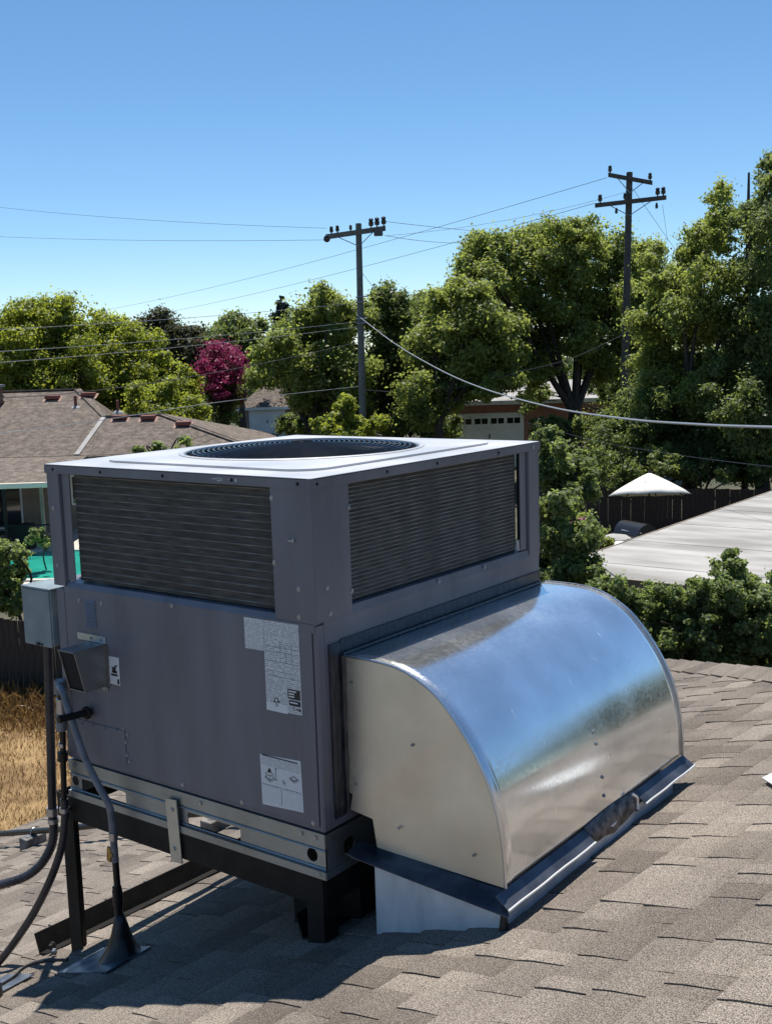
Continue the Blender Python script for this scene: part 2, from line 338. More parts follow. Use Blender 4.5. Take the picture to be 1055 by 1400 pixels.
M['pool'] = mat('teal pool shell', (.02, .33, .25), .2, var=((.015, .27, .21), (.03, .4, .3)), scale=.8)
M['grillmetal'] = mat('black grill enamel', (.02, .02, .022), .3); M['cloth'] = mat('pale cloth', (.36, .35, .33), .9, bump=.4, bscale=6)
LF = {
 'bright': leaf_mat('bright green leaf', (.07, .105, .018), (.17, .2, .04), (.48, .54, .06), .48),
 'mid': leaf_mat('green leaf', (.085, .115, .032), (.19, .215, .07), (.46, .54, .11), .48),
 'dark': leaf_mat('dark green leaf', (.05, .078, .028), (.13, .16, .06), (.32, .4, .09), .44),
 'olive': leaf_mat('dull dark leaf', (.035, .036, .02), (.075, .08, .04), (.11, .115, .045), .35),
 'gloss': leaf_mat('glossy shrub leaf', (.06, .092, .034), (.165, .205, .09), (.38, .48, .12), .44),
 'pink': leaf_mat('pink blossom', (.17, .015, .055), (.38, .055, .14), (.4, .05, .16), .38),
 'blue': leaf_mat('blue green needle', (.012, .028, .024), (.03, .055, .045), (.02, .04, .03), .2),
}

# ================================================================== SETTING
GZ = -4.7
g = MB(); g.add([(-400,-400,GZ),(400,-400,GZ),(400,500,GZ),(-400,500,GZ)], [(0,1,2,3)]); kind(g.build('ground', M['ground']), 'structure')
g = MB(); g.add([(-17.5,-3,GZ+.006),(-5.2,-3,GZ+.006),(-6.5,13.2,GZ+.006),(-14.5,10.3,GZ+.006),(-17.5,9.2,GZ+.006)], [(0,1,2,3,4)]); kind(g.build('dry_lawn', M['drygrass']), 'structure')
# straw tufts on the dry lawn
def leaf_mesh(name, pos, nrm, size, aspect=.5, rng=RNG, twist=None):
    """one bent diamond per leaf"""
    n = len(pos); nrm = nrm/np.linalg.norm(nrm, axis=1, keepdims=True)
    a = rng.normal(size=(n, 3)) if twist is None else twist; a -= nrm*(a*nrm).sum(1, keepdims=True); a /= np.linalg.norm(a, axis=1, keepdims=True)+1e-9
    b = np.cross(nrm, a); s = size[:, None]
    V = np.empty((n, 4, 3)); V[:, 0] = pos-a*s*.5; V[:, 1] = pos+b*s*aspect*.5+nrm*s*.08; V[:, 2] = pos+a*s*.5-nrm*s*.12; V[:, 3] = pos-b*s*aspect*.5+nrm*s*.08
    me = bpy.data.meshes.new(name); me.vertices.add(n*4); me.loops.add(n*4); me.polygons.add(n)
    me.vertices.foreach_set('co', V.ravel()); me.loops.foreach_set('vertex_index', np.arange(n*4, dtype=np.int32))
    me.polygons.foreach_set('loop_start', np.arange(0, n*4, 4, dtype=np.int32)); me.update(calc_edges=True); return me
n = 60000
px = RNG.uniform(-17, -6.3, n); py = RNG.uniform(2, 10.6, n); keep = (py < 15.05+px*.35+RNG.normal(0, .1, n)) & (np.hypot(px-CAM[0], py-CAM[1]) > 9)
px, py = px[keep], py[keep]; n = len(px)
edge = np.clip((py-(15.05+px*.35))+2.2, 0, 2)
hgt = RNG.uniform(.03, .09, n)+edge*RNG.uniform(0, .22, n)
tw = np.stack([RNG.normal(0, .5, n), RNG.normal(0, .5, n), np.ones(n)], 1)
me = leaf_mesh('dry_grass', np.stack([px, py, GZ+hgt*.45], 1), RNG.normal(size=(n, 3))*[1, 1, .2], hgt*1.2, .12, twist=tw)
kind(link('dry_grass', me, M['straw']), 'stuff')
# pool and its deck
g = MB(); g.prism([(-33,15.2,GZ+.004),(-22.5,14.2,GZ+.004),(-22.0,24,GZ+.004),(-33,27,GZ+.004)], (0,0,.02)); kind(g.build('pool_deck', M['concrete']), 'structure')
pp = [(-26.6+3.6*math.cos(a), 18.3+2.6*math.sin(a+.35), GZ+.028) for a in np.linspace(0, 2*math.pi, 36, endpoint=False)]
g = MB(); g.add(pp, [tuple(range(36))]); kind(g.build('pool_water', M['pool']), 'structure')
g = MB()
for i in range(36):
    a, b = np.array(pp[i]), np.array(pp[(i+1) % 36]); c = np.array([-26.6, 18.3, pp[0][2]])
    oa = c+(a-c)*1.09; ob = c+(b-c)*1.09
    g.add([a+[0,0,.0], b, ob, oa, a+[0,0,.05], b+[0,0,.05], ob+[0,0,.05], oa+[0,0,.05]], [(4,5,6,7),(0,1,5,4),(2,3,7,6)])
kind(g.build('pool_coping', M['concrete']), 'structure')

# ================================================================== OUR HOUSE WITH THE ROOF WE STAND ON
HIP = 3.46; EX = -5.0; RX = 4.2        # hip: x + y = HIP; eave at x = EX; ridge at x = RX
home = thing('house', 'house below, whose tan asphalt shingle roof carries the grey rooftop unit', 'house', (0, 2, GZ))
th_u = np.array([math.cos(TH), 0, math.sin(TH)]); th_n = np.array([-math.sin(TH), 0, math.cos(TH)]); th_v = np.array([0, 1.0, 0])
def rp(x, y, h=0): return np.array([x, y, roof_z(x)])+th_n*h
LOW = -.016
zr = lambda x: roof_z(x)
Y0 = -9.0; YB = HIP-EX
roofmb = MB()
A = [rp(EX, Y0, LOW), rp(RX, Y0, LOW), rp(RX, HIP-RX, LOW), rp(EX, YB, LOW)]
roofmb.add(A, [(0, 1, 2, 3)])
zt = A[1][2]; dxr = RX-EX; XE = RX+dxr
far = np.array([XE, YB, A[3][2]])
roofmb.add([A[2], far, A[3]], [(0, 1, 2)])                       # rear hip face
roofmb.add([A[1], (XE, Y0, A[0][2]), far, A[2]], [(0, 1, 2, 3)])   # opposite slope
roofmb.add([p+np.array([0,0,-.14]) for p in (A[0], np.array([XE, Y0, A[0][2]]), far, A[3])], [(3,2,1,0)])
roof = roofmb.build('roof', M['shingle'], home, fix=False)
g = MB(); zz = zr(EX)-.15
g.prism([(EX+.5,Y0+.4,GZ),(XE-.5,Y0+.4,GZ),(XE-.5,YB-.5,GZ),(EX+.5,YB-.5,GZ)], (0,0,zz-GZ-.02)); g.build('wall', M['tan'], home)
g = MB(); g.box((EX-.03,Y0,zz-.03),(EX+.0,YB+.03,zz+.12)); g.box((EX,YB+.003,zz-.03),(XE,YB+.033,zz+.12)); g.build('fascia', M['white'], home)

# shingle tabs laid in courses, each tab a wedge with its own butt edge
PHI = math.radians(-8.0)
cu = math.cos(PHI)*th_u+math.sin(PHI)*th_v; cv = -math.sin(PHI)*th_u+math.cos(PHI)*th_v
EXPO = .158
def tab_mesh(w, th, L=EXPO*1.30, curl=0.0):
    g = MB(); s = .0015
    # local: x up-slope (0 = butt), y along the course, z out of the roof
    g.add([(0,s,-.004),(L,s,-.004),(L,w-s,-.004),(0,w-s,-.004),(0,s,th+curl),(.05,s,th),(L,s,.001),(L,w-s,.001),(.05,w-s,th),(0,w-s,th+curl*.3)],
          [(0,3,2,1),(4,5,8,9),(5,6,7,8),(0,1,6,5,4),(1,2,7,6),(2,3,9,8,7),(3,0,4,9)])
    return g
WID = [.06, .09, .11, .13, .16, .2]
tabs = []
rnd = random.Random(5)
for i in range(-45, 40):
    y = -12+rnd.random()*.3; hi = rnd.random() < .5
    while y < 12:
        w = rnd.choice(WID); p = np.array([0, 0, RC])+cu*(i*EXPO)+cv*(y+w/2)
        hi = (not hi) if rnd.random() < .9 else hi
        tabs.append((i, y, w, hi, p)); y += w
cache = {}
vis = []
for (i, y, w, hi, p) in tabs:
    q = p+cu*EXPO*.6
    if q[0] < EX+.04 or q[0]+q[1] > HIP-.06 or q[1] < -6: continue
    d = q-CAM; dep = d@fwd
    if dep < .6: continue
    u = 527.5+FPX*(d@rgt)/dep; v = 700-FPX*(d@upv)/dep
    if not (-260 < u < 1330 and 700 < v < 1660): continue
    inside = -10 < u < 1065 and 860 < v < 1410
    hidden = (430 < u < 690 and v < 1170) or (120 < u < 440 and v < 1050)
    big = (w*FPX/dep)*(EXPO*FPX/dep)
    tabs_score = big if inside and not hidden else 0
    vis.append((tabs_score, i, y, w, hi, p))
vis.sort(key=lambda t: -t[0])
rest = MB(); rr_ = random.Random(9)
bas = Matrix(((cu[0], cv[0], th_n[0]), (cu[1], cv[1], th_n[1]), (cu[2], cv[2], th_n[2])))
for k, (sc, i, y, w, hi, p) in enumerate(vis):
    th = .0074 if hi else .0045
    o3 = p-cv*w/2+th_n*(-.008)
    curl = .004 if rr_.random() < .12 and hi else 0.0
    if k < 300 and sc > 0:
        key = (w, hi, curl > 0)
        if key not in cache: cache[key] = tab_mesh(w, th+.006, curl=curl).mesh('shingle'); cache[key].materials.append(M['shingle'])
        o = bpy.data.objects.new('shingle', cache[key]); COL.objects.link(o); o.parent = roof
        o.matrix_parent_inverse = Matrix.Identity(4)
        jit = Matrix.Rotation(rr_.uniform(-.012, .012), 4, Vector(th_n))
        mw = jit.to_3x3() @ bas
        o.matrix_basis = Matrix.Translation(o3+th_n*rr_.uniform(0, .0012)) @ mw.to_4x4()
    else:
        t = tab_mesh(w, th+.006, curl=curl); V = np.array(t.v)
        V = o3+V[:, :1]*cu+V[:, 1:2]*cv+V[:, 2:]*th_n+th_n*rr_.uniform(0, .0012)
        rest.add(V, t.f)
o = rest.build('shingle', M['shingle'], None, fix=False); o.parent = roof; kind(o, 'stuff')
# hip caps, each overlapping the one below it
hd = np.array([1, -1, 1/3.]); hd /= np.linalg.norm(hd)
s0 = rp(EX+.02, HIP-EX-.02); nA = th_n; nB = np.array([0, 0, 1.0])*math.cos(TH)+np.array([0, 1, 0])*math.sin(TH)
wA = np.cross(hd, nA); wA = wA if wA[0]+wA[1] < 0 else -wA
wB = np.cross(hd, nB); wB = wB if wB[1] > 0 else -wB
capm = MB(); Lc, wc = .27, .16
loc = lambda a, b, c: a
def cap_pts(o, k):
    up = (nA+nB)/np.linalg.norm(nA+nB); P = []
    for s, lift in ((0, .017), (Lc, .009)):
        c = o+hd*s
        P += [c+wA*wc+nA*(lift-.006), c+up*lift*1.1, c+wB*wc+nB*(lift-.006), c+wA*wc-nA*.004, c-up*.004, c+wB*wc-nB*.004]
    return P
cf = [(0,1,7,6),(1,2,8,7),(0,3,4,1),(1,4,5,2),(0,6,9,3),(2,5,11,8),(6,7,10,9),(7,8,11,10)]
cmesh = None; Lh = np.linalg.norm(rp(RX, HIP-RX)-s0)
P0 = cap_pts(np.zeros(3), 0); g = MB(); g.add(P0, cf); cmesh = g.mesh('hip_cap'); cmesh.materials.append(M['shingle'])
for k in range(int(Lh/.2)):
    o = bpy.data.objects.new('hip_cap', cmesh); COL.objects.link(o); o.parent = roof
    o.matrix_basis = Matrix.Translation(s0+hd*(k*.2)+np.array([0,0,rr_.uniform(-.002, .003)])) @ Matrix.Rotation(rr_.uniform(-.03, .03), 4, Vector((nA+nB)/2))

# ================================================================== STEEL STAND
stand = thing('equipment_stand', 'black angle steel stand holding the grey unit level on the sloping roof', 'stand', (-.6, .6, roof_z(-.6)))
def post(x0, x1, y0, y1, ztop, name='leg'):
    g = MB(); t = .006
    zb0, zb1 = roof_z(x0)+.004, roof_z(x1)+.004
    for (a, b, c, d) in ((x0, x1, y0, y0+t), (x0, x0+t, y0+t, y1) if x0 < -.6 else (x1-t, x1, y0+t, y1)):
        g.add([(a,c,roof_z(a)),(b,c,roof_z(b)),(b,d,roof_z(b)),(a,d,roof_z(a)),(a,c,ztop),(b,c,ztop),(b,d,ztop),(a,d,ztop)],
              [(0,3,2,1),(4,5,6,7),(0,1,5,4),(1,2,6,5),(2,3,7,6),(3,0,4,7)])
    return g.build(name, M['steel'], stand)
BT, BB = -.143, -.235
post(-1.262, -1.197, .004, .07, BB+.05); post(-.085, -.02, .004, .07, BB+.05)
post(-1.262, -1.197, 1.2, 1.265, BB+.05); post(-.085, -.02, 1.2, 1.265, BB+.05)
def angle_beam(a, b, n_out, h=.09, t=.006, fl=.06, name='beam'):
    """L section: upright web with a flat flange on top"""
    a, b, n_out = np.array(a, float), np.array(b, float), np.array(n_out, float); g = MB(); d = (b-a)/2; c = (a+b)/2
    g.obox(c-n_out*t/2-np.array([0,0,h/2]), d, n_out*t/2, (0,0,h/2)); g.obox(c-n_out*(fl/2+t)-np.array([0,0,t/2]), d, n_out*fl/2, (0,0,t/2))
    return g.build(name, M['steel'], stand)
angle_beam((-1.27, -.004, BT), (-.012, -.004, BT), (0,-1,0)); angle_beam((-1.27, 1.275, BT), (-.012, 1.275, BT), (0,1,0))
angle_beam((-.008, -.0, BT), (-.008, 1.27, BT), (1,0,0)); angle_beam((-1.276, 0, BT), (-1.276, 1.27, BT), (-1,0,0))
def roof_rail(x0, y0, x1, y1):
    a, b = rp(x0, y0, .004), rp(x1, y1, .004); d = (b-a)/2; c = (a+b)/2; dn = d/np.linalg.norm(d)
    side = np.cross(dn, th_n); g = MB()
    g.obox(c+th_n*.04, d, side*.003, th_n*.04); g.obox(c+th_n*.003+side*.036, d, side*.032, th_n*.003)
    return g.build('roof_rail', M['steel'], stand)
roof_rail(-1.425, -.02, -1.255, 1.5); roof_rail(-.13, .03, -.10, 1.2)
def bolt(p, n, r=.011, par=None, m=None, name='bolt', h=.008):
    g = MB(); n = np.array(n, float); g.lathe(p, [(r*1.35, 0), (r*1.35, h*.35), (r, h*.4), (r*.85, h)], 6, n); return g.build(name, m or M['screw'], par)
bolt(rp(-1.33, -.01, .035)+np.array([0,-.006,0]), (.1,-1,0), .012, stand, M['steel'], 'bolt', .02)
bolt(rp(-1.30, -.03, .02)+np.array([0,-.006,0]), (.1,-1,0), .01, stand, M['screw'], 'bolt', .015)

# ================================================================== ROOFTOP UNIT
ac = thing('rooftop_air_conditioner', 'slate grey packaged air conditioner with round fan guard on top and white rating labels', 'air conditioner', (-.6, .64, 0))
WX, DY, HZ, ZS = 1.19, 1.286, 1.053, .632
PT = M['paint']
# curb rail below the cabinet
rh, rb = .0, -.142
def rail_y(name, y, n, holes):
    return plate(name, [(-1.19, rb), (-.0, rb), (-.0, rh-.006), (-1.19, rh-.006)], holes, (0, y, 0), (1,0,0), (0,0,1), (0,n,0), M['galvrail'], ac, .003)
hol = [circle(-1.165, -.083, .018), circle(-.055, -.08, .021), rrect(-1.13, -.118, -.895, -.068, .008), rrect(-.59, -.118, -.352, -.068, .008)]
rl = rail_y('base_rail', .004, -1, [h for h in hol]); rail_y('base_rail', 1.282, 1, hol[2:])
plate('base_rail', [(.004, rb), (1.278, rb), (1.278, rh-.006), (.004, rh-.006)], [circle(.11, -.075, .026), rrect(.3, -.118, .55, -.068, .008), rrect(.75, -.118, 1.0, -.068, .008)], (-.0, 0, 0), (0,1,0), (0,0,1), (1,0,0), M['galvrail'], ac, .003)
plate('base_rail', [(.004, rb), (1.278, rb), (1.278, rh-.006), (.004, rh-.006)], [rrect(.3, -.118, .55, -.068, .008), rrect(.75, -.118, 1.0, -.068, .008)], (-1.19, 0, 0), (0,1,0), (0,0,1), (-1,0,0), M['galvrail'], ac, .003)
g = MB(); g.box((-1.194,-.001,-.046),(.004,.0035,-.004)); g.build('rail_lip', M['galvrail'], rl)
g = MB(); g.box((-1.194,-.0075,-.1425),(.004,.0035,-.119)); g.build('rail_foot', M['galvrail'], rl)
g = MB(); g.box((.0005,-.001,-.046),(.0045,1.28,-.004)); g.build('rail_lip', M['galvrail'], rl)
g = MB(); g.box((.0005,-.006,-.1425),(.0065,1.28,-.119)); g.build('rail_foot', M['galvrail'], rl)
for z in (-.0565, -.112): g = MB(); g.tube([(-1.19,.0012,z),(-.0,.0012,z)], .0022, 6); g.build('rail_bead', M['galvrail'], rl)
for x in (-1.16, -.52, -.09, -.035): bolt((x, -.002, -.02), (0,-1,0), .006, rl, name='screw', h=.004)
bolt((-.022, -.008, -.128), (0,-1,0), .006, rl, name='screw', h=.004)
g = MB(); g.box((-1.18,.008,-.012),(-.01,1.27,-.004)); g.build('base_pan', M['galvrail'], ac)
# lower body
g = MB(); g.box((-1.185,.006,.0),(-.006,1.28,.60)); g.build('body', PT, ac)
fp = MB(); fp.box((-1.142,-.004,.016),(-.0165,.0055,.606)); fp = fp.build('service_panel', PT, ac, bevel=.002)
g = MB(); g.box((-1.19,-.002,.006),(-1.147,.0055,.618)); g.build('corner_trim', PT, ac, bevel=.002)
g = MB(); g.add([(-.0115,-.002,.004),(-.003,-.002,.004),(.002,.003,.004),(.002,.03,.004),(-.0115,.03,.004)]+[(-.0115,-.002,.624),(-.003,-.002,.624),(.002,.003,.624),(.002,.03,.624),(-.0115,.03,.624)],
      [(0,1,6,5),(1,2,7,6),(2,3,8,7),(3,4,9,8),(4,0,5,9),(5,6,7,8,9),(4,3,2,1,0)]); g.build('corner_trim', PT, ac)
g = MB(); g.box((-.0055,.032,.004),(.0015,1.284,.60)); g.build('side_panel', PT, ac)
g = MB(); g.box((-1.1895,.0065,.004),(-1.1855,1.284,.6)); g.build('side_panel', PT, ac)
g = MB(); g.box((-1.19,1.2805,.004),(.0,1.2845,.6)); g.build('side_panel', PT, ac)
# band between the lower body and the coils, with a sloping shoulder
sec = [(-.004,.606),(-.004,.628),(.006,.645),(.05,.648),(.05,.601),(.0,.601)]
g = MB(); g.prism([(-1.142, a, b) for a, b in sec], (1.137, 0, 0)); g.build('front_ledge', PT, ac)
secx = [(.002,.60),(.002,.63),(-.004,.656),(-.05,.658),(-.05,.60)]
g = MB(); g.prism([(a, .031, b) for a, b in secx], (0, 1.254, 0)); g.build('side_ledge', PT, ac)
g = MB(); g.box((-1.19,.05,.601),(-1.14,1.24,.648)); g.build('side_ledge', PT, ac); g = MB(); g.box((-1.19,1.24,.601),(-.05,1.285,.648)); g.build('side_ledge', PT, ac)
g = MB(); g.box((-1.14,.05,.600),(-.05,1.24,.618)); g.build('inner_deck', M['galvrail'], ac)
# corner posts
def corner(sx, sy, wx, wy, z0, z1, lip=True):
    x = 0.003 if sx > 0 else -WX-.003; y = -.006 if sy < 0 else DY+.004; t = .004
    g = MB(); X = (x, x-sx*wx); Y = (y, y-sy*wy)
    g.box((min(X), min(y, y-sy*t), z0), (max(X), max(y, y-sy*t), z1))
    g.box((min(x, x-sx*t), min(y-sy*t, Y[1]), z0), (max(x, x-sx*t), max(y-sy*t, Y[1]), z1))
    if lip:   # folded returns
        g.box((min(X[1], X[1]+sx*t), min(y-sy*t, y-sy*.03), z0+.012), (max(X[1], X[1]+sx*t), max(y-sy*t, y-sy*.03), z1))
        g.box((min(x-sx*t, x-sx*.03), min(Y[1], Y[1]+sy*t), z0+.012), (max(x-sx*t, x-sx*.03), max(Y[1], Y[1]+sy*t), z1))
    return g.build('corner_post', PT, ac, bevel=.0015)
cp = corner(1, -1, .155, .17, .632, 1.027); cpl = corner(-1, -1, .062, .062, .63, 1.027); cpr = corner(1, 1, .08, .075, .632, 1.027); corner(-1, 1, .06, .06, .63, 1.027)
g = MB(); g.box((-1.124,.004,.65),(-1.085,.0075,1.027)); g.build('post_return', PT, cpl); g = MB(); g.box((-.009,1.165,.66),(-.0055,1.205,1.027)); g.build('post_return', PT, cpr)
# coils
def coil(x0, x1, y0, y1, z0, z1, axis, n):
    g = MB(); g.box((x0,y0,z0),(x1,y1,z1)); c = g.build('condenser_coil', M['fin'], ac)
    pitch = (z1-z0)/n; b = MB()
    if axis == 'x': b.tube([(x0,0,0),(x1,0,0)], .0018, 5, False)
    else: b.tube([(0,y0,0),(0,y1,0)], .0017, 5, False)
    bm_ = b.mesh('fin_bar'); bm_.materials.append(M['finbar'])
    for k in range(n):
        o = bpy.data.objects.new('fin_bar', bm_); COL.objects.link(o); o.parent = c
        o.location = (0, y0-.001, z0+pitch*(k+.5)) if axis == 'x' else (x1+.001, 0, z0+pitch*(k+.5))
        if k % 2: pass
    return c
cf_ = coil(-1.078, -.155, .022, .05, .652, 1.024, 'x', 15)
cs_ = coil(-.05, -.022, .172, 1.150, .662, 1.024, 'y', 28)
coil(-1.168, -1.14, .2, 1.2, .65, 1.024, 'y', 3); coil(-1.0, -.085, 1.235, 1.262, .65, 1.024, 'x', 3)
# fine vertical fins between the bars
for (nm, par, lo, hi, f) in (('fin_pack', cf_, -1.076, -.158, lambda s: ((s,.0213,.653),(s+.0028,.0225,1.023))), ('fin_pack', cs_, .174, 1.135, lambda s: ((-.0225,s,.663),(-.0213,s+.0028,1.023)))):
    g = MB()
    for s in np.arange(lo, hi, .0055): g.box(*f(s))
    kind(g.build(nm, M['fin'], par, fix=False), 'stuff')
g = MB(); g.box((-.02,1.152,.66),(-.012,1.166,.70)); g.build('coil_bracket', M['galvedge'], ac); g = MB(); g.box((-1.08,.03,.649),(-1.06,.06,.662)); g.build('coil_bracket', M['galvedge'], ac)
g = MB(); g.box((-.07,1.152,.66),(-.03,1.162,1.02)); g.build('coil_end_plate', M['galvrail'], ac)
# lid
FC, FR = (-.64, .70), .432
ov = .007
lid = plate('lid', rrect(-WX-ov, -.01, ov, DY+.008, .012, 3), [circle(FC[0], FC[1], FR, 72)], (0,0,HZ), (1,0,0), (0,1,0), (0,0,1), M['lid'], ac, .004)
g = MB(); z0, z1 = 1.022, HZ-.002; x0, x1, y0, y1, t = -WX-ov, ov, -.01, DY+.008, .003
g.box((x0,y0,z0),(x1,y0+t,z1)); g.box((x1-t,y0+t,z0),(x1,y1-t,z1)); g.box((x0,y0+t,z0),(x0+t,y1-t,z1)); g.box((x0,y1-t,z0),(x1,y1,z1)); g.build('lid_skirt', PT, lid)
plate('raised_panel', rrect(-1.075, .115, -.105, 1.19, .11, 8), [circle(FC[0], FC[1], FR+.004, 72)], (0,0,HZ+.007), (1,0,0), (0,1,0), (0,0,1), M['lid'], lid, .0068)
# fan throat, fan and guard
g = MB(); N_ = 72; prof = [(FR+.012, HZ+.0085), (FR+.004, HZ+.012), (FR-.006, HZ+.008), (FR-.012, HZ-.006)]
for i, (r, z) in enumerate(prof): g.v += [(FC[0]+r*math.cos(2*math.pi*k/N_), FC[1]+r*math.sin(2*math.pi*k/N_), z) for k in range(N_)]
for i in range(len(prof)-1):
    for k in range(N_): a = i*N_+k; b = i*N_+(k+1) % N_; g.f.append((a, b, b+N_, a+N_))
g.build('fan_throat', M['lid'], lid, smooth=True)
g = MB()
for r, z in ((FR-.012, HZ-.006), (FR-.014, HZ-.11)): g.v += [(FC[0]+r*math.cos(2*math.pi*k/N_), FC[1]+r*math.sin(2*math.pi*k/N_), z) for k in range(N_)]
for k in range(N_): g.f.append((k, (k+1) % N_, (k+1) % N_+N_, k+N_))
g.build('fan_shroud', M['steel'], lid, smooth=True)  # inner wall coloured black to paint in the darkness below the guard
guard = MB(); guard.tube([(FC[0]+(FR-.013)*math.cos(a), FC[1]+(FR-.013)*math.sin(a), HZ+.004) for a in np.linspace(0, 2*math.pi, 73)], .003, 6, False)
guard = guard.build('fan_guard', M['wire'], ac, smooth=True)
zg = lambda r: HZ+.004+.028*(1-(r/FR)**2)
for i in range(20):
    r = .045+i*(FR-.065)/20
    g = MB(); g.tube([(FC[0]+r*math.cos(a), FC[1]+r*math.sin(a), zg(r)) for a in np.linspace(0, 2*math.pi, 65)], .0026, 5, False); g.build('guard_ring', M['wire'], guard, smooth=True, fix=False)
for k in range(12):
    a = 2*math.pi*k/12; g = MB(); g.tube([(FC[0]+r*math.cos(a), FC[1]+r*math.sin(a), zg(r)-.004) for r in (.03, .15, .27, .36, FR-.012)], .0026, 6); g.build('guard_spoke', M['wire'], guard, fix=False)
for k in range(72):
    pass
g = MB()
for k in range(64):
    a = 2*math.pi*k/64; c, s = math.cos(a), math.sin(a)
    g.tube([(FC[0]+r*c, FC[1]+r*s, z) for r, z in ((FR-.075, zg(FR-.075)-.003), (FR-.03, zg(FR-.03)), (FR-.017, HZ+.004), (FR-.015, HZ-.02))], .0022, 5)
kind(g.build('guard_finger', M['wire'], guard, fix=False), 'stuff')
g = MB(); g.lathe((FC[0], FC[1], HZ+.018), [(.001,.006),(.03,.006),(.045,.003),(.047,0)], 24); g.build('guard_hub', M['wire'], guard, smooth=True)
g = MB(); g.lathe((FC[0], FC[1], .86), [(.075,0),(.08,.02),(.08,.13),(.06,.15),(.02,.155)], 24); g.build('fan_motor', M['steel'], ac, smooth=True)
for k in range(4):
    a0 = math.pi/2*k+.4; g = MB(); P = []
    for r in (.06, .2, .39):
        w = .25+.15*r; P += [(FC[0]+r*math.cos(a0-w), FC[1]+r*math.sin(a0-w), .93), (FC[0]+r*math.cos(a0+w), FC[1]+r*math.sin(a0+w), .985)]
    g.add(P+[(x, y, z+.003) for x, y, z in P], [(0,1,3,2),(2,3,5,4),(6,8,9,7),(8,10,11,9),(0,2,8,6),(2,4,10,8),(1,7,9,3),(3,9,11,5),(4,5,11,10),(0,6,7,1)]); g.build('fan_blade', M['blade'], ac)
# small hardware on the sheet metal
for x, z in ((-1.063,.588),(-.945,.609-.02),(-.598,.62),(-.595,.026),(-.329,.026),(-.038,.026)): bolt((x,-.004,z), (0,-1,0), .006, fp, name='screw', h=.004)
for x, z in ((-.058,.648),(-.055,.73),(-.145,.80),(-.145,.99)): bolt((x,-.006,z), (0,-1,0), .006, cp, name='screw', h=.004)
for y, z in ((.06,.652),(.05,.73),(.162,.70),(.162,.95),(.02,1.035)): bolt((.003,y,z), (1,0,0), .006, cp, name='screw', h=.004)
for y, z in ((.62,.645),(1.24,1.035),(.9,.645)): bolt((.0075,y,z) if z > 1 else (.001,y,z), (1,0,0), .006, ac, name='screw', h=.004)
for x in (-1.15,-.9,-.6,-.3,-.04): bolt((x,-.01,1.036), (0,-1,0), .0045, lid, M['hole'], 'screw', .002)
for y in (.35,.62,1.0): bolt((.007,y,1.036), (1,0,0), .0045, lid, M['hole'], 'screw', .002)
for x, z in ((-1.165,.70),(-1.165,.9)): bolt((x,-.006,z), (0,-1,0), .006, cpl, name='screw', h=.004)
g = MB(); g.box((-.085,-.011,.868),(-.066,-.006,.873)); g.box((-.068,-.012,.866),(-.062,-.006,.878)); g.build('latch', M['screw'], cp)
g = MB()
for k in range(8):
    z = .50+k*.0125; g.prism([(-1.03,-.004,z),(-1.03,-.010,z+.001),(-1.03,-.004,z+.009)], (.052,0,0)); 
g.build('louvre', PT, fp)
# access cover, lower left, outlined by its own edge and rivets
g = MB(); g.box((-1.12,-.0075,.04),(-.866,-.0042,.158)); ap = g.build('knockout_plate', PT, fp, bevel=.0015)
for x, z in ((-1.09,.146),(-1.03,.15),(-.965,.152),(-.905,.156),(-.872,.165),(-.852,.15),(-.862,.12),(-.86,.075),(-.85,.055)): bolt((x,-.0045,z), (0,-1,0), .0048, ap, name='rivet', h=.006, m=PT if x < -.89 else M['screw'])
g = MB(); g.box((-1.06,-.01,.37),(-.985,-.0042,.45)); g.build('knockout_plate', PT, fp, bevel=.0015)
# paint chips on the lid skirt
g = MB(); rc = random.Random(3)
for k in range(26):
    x = -.39+rc.random()*.05+(0.075 if k > 18 else 0)*1; x = min(x, -.285); z = 1.030+rc.random()*.009
    w, h = .002+rc.random()*.006, .001+rc.random()*.002; g.box((x,-.0106,z),(x+w,-.0101,z+h))
kind(g.build('paint_chip', M['paper'], lid), 'stuff')
# labels
def label(name, outline, matl, parent, y=-.0046):
    xs = [p[0] for p in outline]; zs = [p[1] for p in outline]; g = MB(); g.prism([(a, y, b) for a, b in outline], (0, -.0006, 0)); o = g.build(name, matl, parent)
    me = o.data; uv = me.uv_layers.new(name='UVMap'); 
    for l in me.loops:
        c = me.vertices[l.vertex_index].co; uv.data[l.index].uv = ((c.x-min(xs))/(max(xs)-min(xs)), (c.z-min(zs))/(max(zs)-min(zs)))
    return o
l1 = label('rating_label', [(-.205,.346),(-.063,.351),(-.064,.624),(-.203,.623)], M['print'], fp); l1b = label('notice_label', [(-.282,.526),(-.2045,.527),(-.2045,.623),(-.282,.622)], M['print2'], fp)
def ink(x0, z0, x1, z1, par, y=-.0056, m=None, name='print_mark'): g = MB(); g.box((x0,y,z0),(x1,y+.0003,z1)); return g.build(name, m or M['ink'], par)
